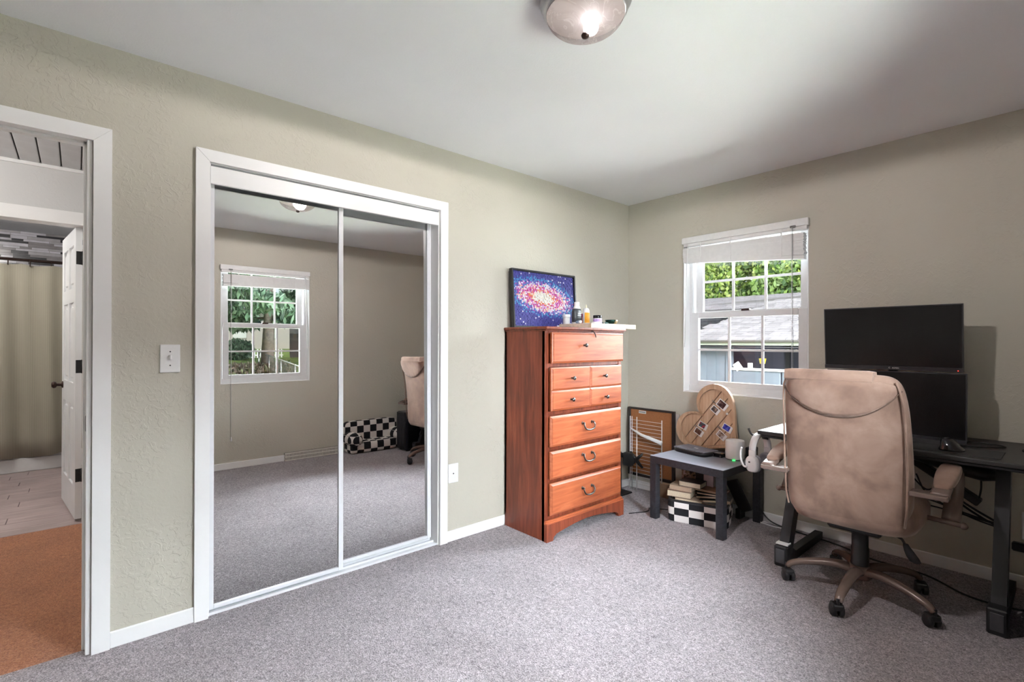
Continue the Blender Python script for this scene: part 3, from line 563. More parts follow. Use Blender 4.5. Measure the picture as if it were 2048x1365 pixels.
def galaxy(u, v):
    du, dv = u - 0.46, v - 0.53; ca, sa = math.cos(-0.30), math.sin(-0.30)
    x_, y_ = (du * ca + dv * sa) * 1.55, (-du * sa + dv * ca) * 1.55
    r = math.hypot(x_ / 0.62, y_ / 0.36); n = random.random()
    r += random.uniform(-0.12, 0.12)
    if r < 0.42: c = random.choice([(0.86, 0.80, 0.68), (0.80, 0.78, 0.74), (0.90, 0.86, 0.78)])
    elif r < 0.56: c = random.choice([(0.85, 0.22, 0.10), (0.90, 0.36, 0.20), (0.9, 0.75, 0.65)])
    elif r < 0.78: c = random.choice([(0.55, 0.05, 0.28), (0.62, 0.20, 0.55), (0.85, 0.70, 0.85), (0.75, 0.12, 0.30)])
    elif r < 1.0: c = random.choice([(0.85, 0.55, 0.55), (0.80, 0.76, 0.85), (0.60, 0.10, 0.40), (0.9, 0.5, 0.35)])
    elif r < 1.22: c = random.choice([(0.45, 0.10, 0.45), (0.16, 0.14, 0.50), (0.75, 0.7, 0.85), (0.10, 0.25, 0.60)])
    elif r < 1.5: c = random.choice([(0.05, 0.22, 0.55), (0.08, 0.09, 0.40), (0.10, 0.35, 0.65), (0.09, 0.08, 0.35)])
    else: c = (0.75, 0.75, 0.9) if n > 0.975 else random.choice([(0.075, 0.07, 0.32), (0.09, 0.085, 0.36), (0.06, 0.06, 0.28)])
    return c
nx, nz = 56, 36; verts = []; faces = []; cols_ = []
for i in range(nx):
    for j in range(nz):
        a, b = 0.013 + (aw - 0.026) * i / nx, 0.013 + (aw - 0.026) * (i + 0.93) / nx; c, d = 0.013 + (ah - 0.026) * j / nz, 0.013 + (ah - 0.026) * (j + 0.93) / nz
        h = random.uniform(0.0025, 0.0075); k0 = len(verts)
        for x_ in (0.0, h): verts += [am @ Vector((x_, a, c)) - art.location, am @ Vector((x_, b, c)) - art.location, am @ Vector((x_, b, d)) - art.location, am @ Vector((x_, a, d)) - art.location]
        faces += [tuple(k0 + q for q in f) for f in ((4, 5, 6, 7), (0, 1, 5, 4), (1, 2, 6, 5), (2, 3, 7, 6), (3, 0, 4, 7))]
        cols_ += [galaxy(i / nx, j / nz)] * 5
me = bpy.data.meshes.new('studs'); me.from_pydata(verts, [], faces); ca_ = me.color_attributes.new('stud_colour', 'FLOAT_COLOR', 'CORNER')
li = 0
for p, c in zip(me.polygons, cols_):
    for _ in p.loop_indices: ca_.data[li].color = (c[0] * 0.72, c[1] * 0.72, c[2] * 0.72, 1); li += 1
t = NT('coloured_studs'); at = t.n('ShaderNodeAttribute'); at.attribute_name = 'stud_colour'; t.l(at.outputs['Color'], t.p.inputs['Base Color']); t.set(Roughness=0.5); t.p.inputs['Specular IOR Level'].default_value = 0.25
tag(link('studs', me, t.m, art), kind='stuff')

# pale wooden tray on the chest, with toiletries
M_PALE = wood('pale_wood', srgb(196, 172, 146), srgb(214, 194, 170), srgb(226, 208, 186), rough=0.5, axis='Y', scale=3)
tray = box('wooden_box_lid', (-0.165, -0.262, 0), (0.165, 0.262, 0.034), M_PALE, None, 0.002); tray.location = (0.213, -0.690, 1.345)
tag(tray, 'pale wooden board overhanging the chest under the toiletries', 'board')
TZ = 1.379
def rev(nm, prof, mat, loc, parent, seg=20, axis='Z'):
    bm = bmesh.new(); lathe(bm, prof, seg, (0, 0, 0), axis); return done(nm, bm, mat, parent, True)
M_FROST = plain('frosted_white', (0.62, 0.62, 0.62, 1), 0.35); M_DKLBL = plain('charcoal_label', (0.05, 0.055, 0.06, 1), 0.35)
jar = thing('plastic_jar', 'frosted white lidded jar beside the galaxy picture', 'jar', (0.112, -0.915, TZ))
rev('jar_body', [(0.024, 0), (0.025, 0.004), (0.025, 0.05)], M_FROST, 0, jar); rev('jar_lid', [(0.028, 0.05), (0.029, 0.053), (0.029, 0.068), (0.027, 0.071)], M_WHITEPL, 0, jar)
bt = thing('supplement_bottle', 'white bottle with charcoal wrap label behind the blue tube', 'bottle', (0.195, -0.895, TZ))
bm = bmesh.new(); loft(bm, [superell(a, b, 28, 2.6, 0, 0, z_) for a, b, z_ in ((0.022, 0.036, 0), (0.024, 0.040, 0.004), (0.0245, 0.041, 0.05), (0.023, 0.038, 0.09), (0.021, 0.031, 0.112), (0.017, 0.022, 0.127), (0.016, 0.018, 0.132))]); done('bottle_body', bm, M_WHITEPL, bt, True)
bm = bmesh.new(); loft(bm, [superell(a + 0.0008, b + 0.0008, 28, 2.6, 0, 0, z_) for a, b, z_ in ((0.0245, 0.041, 0.012), (0.0246, 0.0412, 0.05), (0.0232, 0.0385, 0.09), (0.0212, 0.032, 0.110))]); done('wrap_label', bm, M_DKLBL, bt, True)
rev('bottle_cap', [(0.019, 0.132), (0.0195, 0.134), (0.0195, 0.156), (0.018, 0.158)], M_WHITEPL, 0, bt)
def text(nm, body, size, mat, mtx, parent, ext=0.0003):
    cu = bpy.data.curves.new(nm, 'FONT'); cu.body = body; cu.size = size; cu.extrude = ext; cu.align_x = 'CENTER'; cu.align_y = 'CENTER'
    f = bpy.data.objects.new('font', cu); COL.objects.link(f); bpy.context.view_layer.update()
    me = bpy.data.meshes.new_from_object(f); bpy.data.objects.remove(f); me.materials.clear(); o = link(nm, me, mat, parent); o.matrix_local = mtx; return o
UPX = Matrix(((0, 0, 1, 0), (1, 0, 0, 0), (0, 1, 0, 0), (0, 0, 0, 1)))     # text plane facing +x
for k_, (a_, b_) in enumerate(((-0.018, -0.008), (-0.005, 0.004), (0.007, 0.020))): box('label_print', (0.0240, a_, 0.072), (0.0262, b_, 0.079), M_FROST, bt)
box('label_rule', (0.0252, -0.022, 0.060), (0.0262, 0.024, 0.062), M_WHITEPL, bt)
sn = thing('lotion_bottle', 'white lotion bottle with orange front label and pointed nozzle', 'bottle', (0.275, -0.885, TZ))
rev('bottle_body', [(0.022, 0), (0.0245, 0.003), (0.0245, 0.078), (0.023, 0.095), (0.016, 0.108), (0.007, 0.112)], M_WHITEPL, 0, sn); rev('nozzle', [(0.008, 0.110), (0.006, 0.118), (0.003, 0.134), (0.0015, 0.137)], plain('cream_plastic', (0.8, 0.76, 0.55, 1), 0.4), 0, sn)
bm = bmesh.new(); 
for i in range(13):
    a0 = R(-75 + i * 9.2)
    a1 = R(-75 + (i + 1) * 9.2)
    q = [(0.0252 * math.cos(a), 0.0252 * math.sin(a), zz) for a, zz in ((a0, 0.006), (a1, 0.006), (a1, 0.078), (a0, 0.078))]; bm.faces.new([bm.verts.new(p) for p in q])
o = done('orange_label', bm, plain('orange_label', (0.72, 0.33, 0.03, 1), 0.4, var=0.12, scale=60), sn, True); md = o.modifiers.new('t', 'SOLIDIFY'); md.thickness = 0.0006
cj = thing('cosmetic_jar', 'clear cosmetic jar with black lid and purple label', 'jar', (0.305, -0.795, TZ))
rev('jar_body', [(0.030, 0), (0.032, 0.003), (0.032, 0.034), (0.029, 0.038)], plain('lilac_label', (0.42, 0.28, 0.60, 1), 0.3, var=0.3, scale=60), 0, cj, 24); rev('jar_lid', [(0.031, 0.040), (0.032, 0.042), (0.032, 0.060), (0.030, 0.062)], M_BLACKGL, 0, cj, 24); rev('jar_rim', [(0.0305, 0.036), (0.0305, 0.041)], M_WHITEPL, 0, cj, 24)
bw = thing('enamel_bowl', 'small brass bowl with dark green enamel side', 'bowl', (0.27, -0.585, TZ))
t = NT('green_brass'); co = t.coord(); gx = t.n('ShaderNodeSeparateXYZ'); t.l(co, gx.inputs[0]); nz_ = t.noise(co, 18, 2); f_ = t.math('ADD', t.math('MULTIPLY', gx.outputs[1], 9.0), t.math('MULTIPLY', nz_, 0.5)); t.base(t.ramp(f_, [(0.12, (0.015, 0.06, 0.045)), (0.2, (0.45, 0.36, 0.22))])); t.set(Metallic=0.75, Roughness=0.25)
rev('bowl_shell', [(0.022, 0), (0.034, 0.006), (0.046, 0.022), (0.050, 0.036), (0.047, 0.036), (0.040, 0.018), (0.004, 0.008)], t.m, 0, bw, 32)
tb = thing('cream_tube', 'pale blue squeeze tube with white cap lying on the board', 'tube', (0.262, -0.940, TZ + 0.012), None, R(62))
bm = bmesh.new(); lathe(bm, [(0.009, -0.022), (0.0105, -0.018), (0.0105, 0.0), (0.009, 0.002)], 16, (0, 0, 0), 'Y'); done('tube_cap', bm, M_WHITEPL, tb, True)
bm = bmesh.new(); loft(bm, [[(a * math.cos(q), y_, b * math.sin(q)) for q in [k * math.pi / 10 for k in range(20)]] for y_, a, b in ((0.002, 0.010, 0.010), (0.008, 0.012, 0.012), (0.045, 0.013, 0.010), (0.085, 0.016, 0.002))]); done('tube_body', bm, plain('pale_blue_tube', (0.35, 0.50, 0.68, 1), 0.35, var=0.2, scale=50), tb, True)
rk = thing('round_tin', 'flat white round tin lying in front of the purple jar', 'tin', (0.340, -0.855, TZ)); rev('tin_body', [(0.030, 0), (0.031, 0.002), (0.031, 0.010), (0.029, 0.012)], M_WHITEPL, 0, rk, 24)
rs = thing('pink_roller', 'small pink cosmetic stick standing behind the orange bottle', 'cosmetic', (0.215, -0.85, TZ)); rev('stick_body', [(0.011, 0), (0.011, 0.045), (0.009, 0.05)], plain('pink_plastic', (0.75, 0.30, 0.30, 1), 0.4), 0, rs, 14); rev('stick_cap', [(0.0115, 0.05), (0.0115, 0.07), (0.009, 0.074)], plain('magenta_plastic', (0.55, 0.05, 0.20, 1), 0.4), 0, rs, 14)
bd = thing('bead_sprig', 'little dark green beads beside the brass bowl', 'beads', (0.335, -0.735, TZ))
for i in range(7): bm = bmesh.new(); bmesh.ops.create_icosphere(bm, subdivisions=1, radius=random.uniform(0.005, 0.008)); bmesh.ops.translate(bm, verts=bm.verts, vec=(random.uniform(-0.015, 0.015), -0.03 + i * 0.011, 0.007)); done('bead', bm, plain('green_bead', (0.02, 0.08, 0.07, 1), 0.2), bd, True)

# ------------------------------------------------------------------ corner: cork board, wire shelf, monitor arm
M_FRAMEB = plain('black_brown_frame', (0.025, 0.018, 0.017, 1), 0.5)
cb = thing('cork_board', 'brown backed board in black frame standing behind the wire shelf', 'board', (0.24, -0.02, 0.11))
CA, CBX, CZ0, CZ1 = 0.022, 0.462, 0.112, 0.692
for lo, hi in [((CA, -0.03, CZ0), (CA + 0.022, -0.004, CZ1)), ((CBX - 0.022, -0.03, CZ0), (CBX, -0.004, CZ1)), ((CA + 0.022, -0.03, CZ0), (CBX - 0.022, -0.004, CZ0 + 0.024)), ((CA + 0.022, -0.03, CZ1 - 0.016), (CBX - 0.022, -0.004, CZ1))]: wbox('frame_bar', lo, hi, M_FRAMEB, cb, 0.002)
wbox('panel', (CA + 0.02, -0.018, CZ0 + 0.02), (CBX - 0.02, -0.006, CZ1 - 0.014), plain('brown_hardboard', srgb(158, 102, 62), 0.7, var=0.08, scale=90, bump=0.1), cb)
st = wbox('sticker', (0.125, -0.0195, 0.645), (0.195, -0.018, 0.668), M_WHITEPL, cb)
for q in (0.651, 0.658): wbox('sticker_print', (0.128, -0.0200, q), (0.190, -0.0194, q + 0.0035), M_BLACKPL, cb)
tag(wbox('white_card', (0.40, -0.003, 0.56), (0.492, 0.0, 0.672), M_WHITEPL), 'narrow white panel on the wall behind the brown board', 'panel')
# box the board stands on, hidden behind the shelf table
bp = thing('board_support', 'tan cardboard box low behind the black side table', 'box', (0.40, -0.05, 0)); wbox('box_body', (0.30, -0.075, 0.0), (0.52, -0.014, 0.111), plain('cardboard', (0.36, 0.25, 0.16, 1), 0.85), bp, 0.002)
ws = thing('wire_shelf', 'white wire closet shelf standing upright in the corner', 'shelf', (0.2, -0.07, 0))
M_WIRE = plain('white_coated_wire', (0.66, 0.63, 0.62, 1), 0.4)
def bar(nm, a, b, r, par, mat, seg=6): bm = bmesh.new(); tube(bm, [a, b], r, seg); return done(nm, bm, mat, par, True, off_of(par))
for xx, rr, zt in ((0.074, 0.0045, 0.620), (0.092, 0.004, 0.620), (0.140, 0.0045, 0.618), (0.377, 0.0045, 0.616)): bar('rail_wire', (xx, -0.07, 0.0), (xx, -0.07, zt), rr, ws, M_WIRE)
for i in range(19): z_ = 0.06 + i * 0.0295; bar('cross_wire', (0.074, -0.066, z_), (0.377, -0.066, z_), 0.0019, ws, M_WIRE)
rb = tubeobj('rolled_sheet', [(0.086, -0.085, 0.520), (0.20, -0.092, 0.478), (0.392, -0.10, 0.440)], [0.006, 0.012, 0.017], M_WHITEPL, None, 10, 0); tag(rb, 'white rolled sheet caught slanting across the wire shelf', 'roll')
ma = thing('monitor_mount', 'black monitor arm with cross plate standing behind the chest', 'monitor arm', (0.10, -0.22, 0))
wbox('foot', (0.04, -0.30, 0.0), (0.16, -0.16, 0.012), M_BLACKMETAL, ma, 0.003); bar('pole', (0.085, -0.23, 0.01), (0.085, -0.23, 0.34), 0.014, ma, M_BLACKMETAL, 12)
tubeobj('arm_link', [(0.085, -0.23, 0.315), (0.14, -0.22, 0.315), (0.19, -0.19, 0.30)], 0.020, M_BLACKMETAL, ma, 10); wbox('arm_hub', (0.12, -0.245, 0.235), (0.20, -0.19, 0.345), M_BLACKMETAL, ma, 0.015, 2)
for sx_, sz_ in ((1, 1), (1, -1), (-1, 1), (-1, -1)): bm = bmesh.new(); tube(bm, [(0.205, -0.175, 0.285), (0.205 + sx_ * 0.058, -0.168, 0.285 + sz_ * 0.058)], [0.017, 0.009], 8); done('plate_arm', bm, M_BLACKMETAL, ma, True, off_of(ma))
tag(tubeobj('white_cable', [(0.01, -0.50, 0.115), (0.03, -0.3, 0.10), (0.10, -0.016, 0.068), (0.16, -0.016, 0.062), (0.30, -0.018, 0.068), (0.42, -0.02, 0.05)], 0.003, M_WHITEPL, None, 6), 'thin white cord running along the baseboard behind the wire shelf', 'cord')
tag(tubeobj('floor_cable', [(0.44, -0.60, 0.004), (0.50, -0.46, 0.004), (0.47, -0.38, 0.004), (0.54, -0.34, 0.004), (0.60, -0.30, 0.004), (0.68, -0.28, 0.004)], 0.0035, M_CABLE, None, 6), 'thin black cord on the carpet between chest and side table', 'cord')

# ------------------------------------------------------------------ side table and what is on and under it
M_ASH = wood('black_ash', (0.010, 0.010, 0.013, 1), (0.018, 0.018, 0.023, 1), (0.032, 0.032, 0.040, 1), rough=0.5, axis='Y', scale=4)
M_ASHT = wood('black_ash_painted_sheen', (0.085, 0.088, 0.105, 1), (0.13, 0.134, 0.16, 1), (0.19, 0.195, 0.23, 1), rough=0.45, axis='X', scale=3); _p = M_ASHT.node_tree.nodes['Principled BSDF']; _p.inputs['Sheen Weight'].default_value = 1.0; _p.inputs['Sheen Roughness'].default_value = 0.35; _p.inputs['Sheen Tint'].default_value = (0.8, 0.86, 1.0, 1); _p.inputs['Specular IOR Level'].default_value = 0.8  # black ash with the pale bluish window sheen put into its colour
ta = thing('side_table', 'square black side table below the window', 'table', (0.862, -0.285, 0), None, R(-2.4)); ta_r = ta.rotation_euler.z
HT = 0.442; hw = 0.272
def tbox(nm, lo, hi, mat, bev=0.002): return box(nm, lo, hi, mat, ta, bev)
tbox('table_top', (-hw, -hw, HT - 0.050), (hw, hw, HT - 0.001), M_ASH); tbox('top_sheen_sheet', (-hw + 0.001, -hw + 0.001, HT - 0.001), (hw - 0.001, hw - 0.001, HT), M_ASHT, 0)  # thin added sheet carries the painted sheen over the black top
for sx_ in (-1, 1):
    for sy_ in (-1, 1): tbox('leg', (min(sx_ * hw, sx_ * (hw - 0.05)), min(sy_ * hw, sy_ * (hw - 0.05)), 0), (max(sx_ * hw, sx_ * (hw - 0.05)), max(sy_ * hw, sy_ * (hw - 0.05)), HT - 0.05), M_ASH)
# heart board
HA = Vector((0.80, 0, -0.60)); HB = Vector((0.60, 0, 0.80)); HC0 = Vector((0.726, 0, 0.706)); hs = 0.0171
def heart(k=1.0, n=64):
    out = []
    for i in range(n):
        a = 2 * math.pi * i / n; out.append((16 * math.sin(a) ** 3 * k, (13 * math.cos(a) - 5 * math.cos(2 * a) - 2 * math.cos(3 * a) - math.cos(4 * a)) * k + (0 if k == 1 else -0.35)))
    return out
hl = R(4)
hroot = thing('heart_board', 'pale wooden heart board of slanting planks leaning on the wall', 'decoration', (0.83, -0.07, HT))
def hpos(u, v, w):    # u across, v up the heart, w towards the room
    p = HC0 + HA * (hs * (5 - v)) + HB * (hs * u); return (p.x, -0.058 - w - (0.9 - p.z) * math.tan(hl) * 0.6, p.z)
M_HEART = wood('pale_oak', srgb(176, 140, 112), srgb(200, 166, 136), srgb(214, 184, 156), rough=0.6, axis='Z', scale=4)
outer, inner = heart(), heart(0.88)
bm = bmesh.new(); n = len(outer)
A = [bm.verts.new(hpos(u, v, 0.030)) for u, v in outer]; B_ = [bm.verts.new(hpos(u, v, 0.030)) for u, v in inner]; C_ = [bm.verts.new(hpos(u, v, 0.0)) for u, v in inner]; D_ = [bm.verts.new(hpos(u, v, 0.0)) for u, v in outer]
for P_, Q_ in ((A, B_), (B_, C_), (C_, D_), (D_, A)):
    for i in range(n): bm.faces.new((P_[i], P_[(i + 1) % n], Q_[(i + 1) % n], Q_[i]))
done('rim', bm, M_HEART, hroot, False, off_of(hroot))
bm = bmesh.new(); prism(bm, heart(0.89), 0.0, 0.002, lambda u, v, w: hpos(u, v, w)); done('back_sheet', bm, plain('heart_groove', srgb(96, 70, 54), 0.8), hroot, False, off_of(hroot))
def clip(poly, v0, keep_above):
    out = []
    for i in range(len(poly)):
        p, q = poly[i], poly[(i + 1) % len(poly)]; ip, iq = (p[1] >= v0) == keep_above, (q[1] >= v0) == keep_above
        if ip: out.append(p)
        if ip != iq: t_ = (v0 - p[1]) / (q[1] - p[1]); out.append((p[0] + t_ * (q[0] - p[0]), v0))
    return out
cuts = [-20, -11.2, -7.2, -3.2, 0.8, 4.6, 20]
dense = heart(0.868, 160)
for i in range(6):
    if i < 5: polys = [clip(clip(dense, cuts[i] + 0.17, True), cuts[i + 1] - 0.17, False)]
    else: polys = [clip([p for p in dense if p[0] >= -1e-6], cuts[5] + 0.17, True), clip([p for p in dense if p[0] <= 1e-6], cuts[5] + 0.17, True)]
    bm = bmesh.new()
    for p in polys:
        if len(p) > 2: prism(bm, p, 0.003, 0.013, lambda u, v, w: hpos(u, v, w))
    done('plank', bm, M_HEART, hroot, False, off_of(hroot))
# instant photos held by clips
def px_to_heart(x, z):    # wall-plane position -> heart coordinates
    d = Vector((x, 0, z)) - HC0; return d.dot(HB) / hs, 5 - d.dot(HA) / hs
def photo(label, x, z, w, h, ang, col, k):
    u, v = px_to_heart(x, z); y_ = hpos(u, v, 0.015 + k)[1]
    o = thing('instant_photo', label, 'photo', (x, y_, z), 'instant photos on the heart board'); mt = Matrix.Rotation(R(ang), 4, 'Y')
    box('card', (-w / 2, -0.0006, -h / 2), (w / 2, 0.0006, h / 2), M_WHITEPL, o, 0, mtx=mt)
    t = NT('photo_print'); n_ = t.noise(t.coord(loc=(x * 9, 0, z * 7)), 40, 3); t.base(t.ramp(n_, [(0.3, col[0]), (0.5, col[1]), (0.68, col[2])])); t.set(Roughness=0.25)
    box('image', (-w / 2 + 0.006, -0.0012, -h / 2 + 0.018), (w / 2 - 0.006, -0.0005, h / 2 - 0.006), t.m, o, 0, mtx=mt)
DKP = [(0.02, 0.01, 0.015, 1), (0.05, 0.025, 0.03, 1), (0.25, 0.18, 0.17, 1)]
photo('large dark instant photo near the top of the heart board', 0.880, 0.792, 0.058, 0.080, -54, DKP, 0.002)
photo('small dark instant photo overlapping the large dark one', 0.829, 0.750, 0.048, 0.068, -52, [(0.02, 0.02, 0.03, 1), (0.06, 0.05, 0.05, 1), (0.35, 0.25, 0.2, 1)], 0.004)
photo('teal and red instant photo on the heart board', 0.735, 0.624, 0.048, 0.072, -66, [(0.45, 0.04, 0.08, 1), (0.04, 0.05, 0.06, 1), (0.12, 0.35, 0.45, 1)], 0.002)
photo('brown instant photo lowest at the rounded edge of the heart', 0.705, 0.572, 0.048, 0.072, -60, [(0.05, 0.02, 0.015, 1), (0.12, 0.06, 0.045, 1), (0.25, 0.15, 0.12, 1)], 0.004)
photo('bright blue instant photo on the heart board', 0.920, 0.628, 0.050, 0.074, -64, [(0.01, 0.01, 0.06, 1), (0.04, 0.06, 0.55, 1), (0.15, 0.22, 0.75, 1)], 0.002)
photo('pale beige instant photo below the bright blue one', 0.880, 0.571, 0.050, 0.074, -52, [(0.10, 0.07, 0.06, 1), (0.38, 0.28, 0.22, 1), (0.50, 0.48, 0.52, 1)], 0.004)
for lb, x_, z_ in (('tiny silver clip above the dark photos', 0.816, 0.806), ('tiny silver clip beside the teal photo', 0.684, 0.606), ('tiny silver clip beside the bright blue photo', 0.862, 0.621)):
    u, v = px_to_heart(x_, z_); p = hpos(u, v, 0.013); o = thing('photo_clip', lb, 'clip', p, 'photo clips on the heart board')
    bm = bmesh.new(); tube(bm, [(0, 0.0, 0), (0.006, -0.010, 0.006), (-0.006, -0.011, 0.018)], 0.002, 6); tube(bm, [(0, 0.0, 0), (-0.008, -0.008, 0.004), (-0.012, -0.01, 0.014)], 0.002, 6); tube(bm, [(0, -0.003, 0), (0.016, -0.006, -0.008)], 0.003, 6); done('wire', bm, M_CHROME, o, True)
for lb, x_, z_ in (('white adhesive spot between the photos on the heart', 0.915, 0.731), ('white adhesive spot above the white cylinder', 0.948, 0.552)):
    u, v = px_to_heart(x_, z_); p = hpos(u, v, 0.013); bm = bmesh.new(); lathe(bm, [(0.009, 0.0), (0.009, -0.002), (0.004, -0.004)], 12, (0, 0, 0), 'Y'); o = done('adhesive_spot', bm, M_WHITEPL, None, True); o.location = p; tag(o, lb, 'adhesive')
# ribbed black router
rt = thing('router_box', 'flat black router with ribbed grey top lightened by painted sheen on the side table', 'router', (0.752, -0.225, HT), None, R(-11))
bm = bmesh.new(); loft(bm, [superell(a, b, 32, 5, 0, 0, z_) for a, b, z_ in ((0.135, 0.085, 0.0), (0.142, 0.092, 0.006), (0.142, 0.092, 0.022), (0.138, 0.088, 0.030))]); done('case', bm, M_BLACKPL, rt, True)
M_GRT = plain('dark_grey_top_sheen', (0.20, 0.20, 0.235, 1), 0.45)  # dark grey lightened to paint in the window sheen
for i in range(13): box('rib', (-0.130 + i * 0.0205, -0.084, 0.027), (-0.130 + i * 0.0205 + 0.0155, 0.080, 0.036), M_GRT, rt, 0.003)
box('emblem', (-0.012, -0.006, 0.0358), (0.020, 0.010, 0.0368), M_WHITEPL, rt)
sp = thing('white_speaker', 'white cylinder speaker with green light on the side table', 'speaker', (1.030, -0.205, HT))
bm = bmesh.new(); lathe(bm, [(0.052, 0.004), (0.0595, 0.008), (0.061, 0.016), (0.061, 0.128), (0.058, 0.133), (0.040, 0.134)], 40); done('case', bm, M_WHITEPL, sp, True); bm = bmesh.new(); lathe(bm, [(0.050, 0.0), (0.054, 0.002), (0.054, 0.006)], 32); done('foot', bm, M_BLACKPL, sp, True)
box('green_light', (0.010, -0.0645, 0.0015), (0.028, -0.052, 0.007), emis('green_led', (0.05, 0.9, 0.15, 1), 1.2), sp, 0.002)
gd = thing('black_gadget', 'small black device with silver screws between router and white cylinder', 'device', (0.918, -0.212, HT))
box('case', (-0.042, -0.028, 0.003), (0.042, 0.028, 0.026), M_BLACKGL, gd, 0.004); box('foot_plate', (-0.036, -0.024, 0), (0.036, 0.024, 0.003), M_BLACKPL, gd)
for x_, z_ in ((-0.028, 0.012), (0.026, 0.010)): bm = bmesh.new(); lathe(bm, [(0.006, 0.0), (0.006, -0.003)], 10, (x_, -0.028, z_), 'Y'); done('screw', bm, M_CHROME, gd, False)
box('top_tag', (-0.03, -0.02, 0.026), (0.012, 0.015, 0.028), M_GRT, gd)
bx2 = box('black_case', (-0.028, -0.04, 0.0), (0.028, 0.04, 0.085), M_BLACKPL, None, 0.006); bx2.location = (1.105, -0.115, HT); tag(bx2, 'small black case behind the white cylinder on the side table', 'case')

# checkered basket of books
bk = thing('checkered_basket', 'black and white checkered fabric basket under the side table', 'basket', (0.838, -0.320, 0), None, R(17))
ba, bb, bh = 0.196, 0.135, 0.152
M_CHK = checker('checkered_canvas', 0.0985, 0.0985, 0.0505, (0.48, 0.63, 0.02))
bm = bmesh.new(); s_ = lambda a, b, z_: superell(a, b, 40, 7, 0, 0, z_)
loft(bm, [s_(ba - 0.006, bb - 0.006, 0.0), s_(ba, bb, 0.006), s_(ba + 0.004, bb + 0.004, 0.08), s_(ba, bb, bh), s_(ba - 0.006, bb - 0.006, bh), s_(ba - 0.006, bb - 0.006, 0.03)]); done('basket_body', bm, M_CHK, bk, False)
bm = bmesh.new(); loft(bm, [s_(ba + 0.001, bb + 0.001, bh - 0.014), s_(ba + 0.001, bb + 0.001, bh + 0.002), s_(ba - 0.008, bb - 0.008, bh + 0.002), s_(ba - 0.008, bb - 0.008, bh - 0.014)], False); done('basket_hem', bm, M_BLACKPL, bk, False)
PAGE = plain('book_pages', (0.60, 0.50, 0.37, 1), 0.9, var=0.12, scale=160); PAGE2 = plain('tan_book_pages', (0.42, 0.31, 0.23, 1), 0.9, var=0.12, scale=160)
def book(label, loc, w, d, t_, rz, cov, pages=PAGE, tilt=(0, 0)):
    o = thing('book', label, 'book', loc, 'books in the checkered basket'); o.rotation_euler = (R(tilt[0]), R(tilt[1]), R(rz)); c = plain('book_cover', cov, 0.45, var=0.2, scale=30)
    box('page_block', (-w / 2 + 0.003, -d / 2 + 0.004, 0.0015), (w / 2 - 0.004, d / 2 - 0.002, t_ - 0.0015), pages, o)
    box('cover', (-w / 2, -d / 2, 0), (w / 2, d / 2, 0.0018), c, o); box('cover', (-w / 2, -d / 2, t_ - 0.0018), (w / 2, d / 2, t_), c, o); box('spine', (-w / 2, d / 2 - 0.002, 0), (w / 2, d / 2, t_), c, o)
bfill = thing('book', 'book buried deepest in the checkered basket', 'book', (0.84, -0.32, 0.012), 'books in the checkered basket'); bfill.rotation_euler = (0, 0, R(17)); box('page_block', (-0.17, -0.115, 0), (0.17, 0.115, 0.105), PAGE2, bfill)
book('cream paged paperback in front at the basket rim', (0.790, -0.365, 0.120), 0.185, 0.13, 0.038, 15, (0.30, 0.22, 0.16, 1))
book('tan paged book at the rim beside the table leg', (0.945, -0.315, 0.118), 0.16, 0.13, 0.030, 13, (0.12, 0.10, 0.09, 1), PAGE2)
book('thick cream paperback with rounded pages over the basket corner', (0.730, -0.385, 0.160), 0.165, 0.12, 0.042, 14, (0.20, 0.12, 0.09, 1))
book('tan paperback lying under the topmost book', (0.735, -0.365, 0.203), 0.160, 0.12, 0.032, 10, (0.35, 0.25, 0.18, 1), PAGE2)
book('topmost thick cream book of the pile', (0.795, -0.345, 0.236), 0.155, 0.12, 0.034, 8, (0.10, 0.07, 0.06, 1))
book('black covered book beneath the orange-brown one', (0.915, -0.300, 0.150), 0.15, 0.12, 0.018, 20, (0.012, 0.012, 0.014, 1), PAGE, (0, -6))
book('slim black book tilted in the middle of the basket', (0.900, -0.290, 0.172), 0.17, 0.12, 0.016, 14, (0.015, 0.015, 0.017, 1), PAGE, (0, -7))
book('thin black notebook with white pages', (0.905, -0.285, 0.192), 0.17, 0.12, 0.012, 10, (0.015, 0.016, 0.02, 1), PAGE, (0, -2))
book('orange-brown book lying over the black books', (0.900, -0.270, 0.206), 0.20, 0.12, 0.016, 4, (0.30, 0.15, 0.07, 1), PAGE2)
book('pale grey book by the right table leg', (0.985, -0.27, 0.150), 0.10, 0.11, 0.026, 16, (0.45, 0.43, 0.42, 1))
book('pinkish book standing at the left corner of the basket', (0.648, -0.34, 0.150), 0.05, 0.10, 0.05, 17, (0.55, 0.35, 0.33, 1), PAGE2)
cdm = NT('patterned_card'); n_ = cdm.noise(cdm.coord(), 45, 3); cdm.base(cdm.ramp(n_, [(0.35, (0.03, 0.015, 0.015, 1)), (0.47, (0.35, 0.23, 0.15, 1)), (0.6, (0.62, 0.45, 0.48, 1))], 'CONSTANT'))
c1 = box('picture_book', (-0.052, -0.006, 0), (0.052, 0.006, 0.175), cdm.m, None, 0.001); c1.location = (0.585, -0.12, 0.0); c1.location.z = 0.152; c1.rotation_euler = (0, 0, R(6)); c1.location = (0.700, -0.225, 0.205); tag(c1, 'brown and pink patterned card upright behind the books', 'card')
c2 = box('picture_book', (-0.035, -0.006, 0), (0.035, 0.006, 0.150), plain('pink_cover', (0.55, 0.40, 0.42, 1), 0.5, var=0.15, scale=12), None, 0.001); c2.location = (0.852, -0.225, 0.222); tag(c2, 'pale pink book cover upright behind the books', 'card')
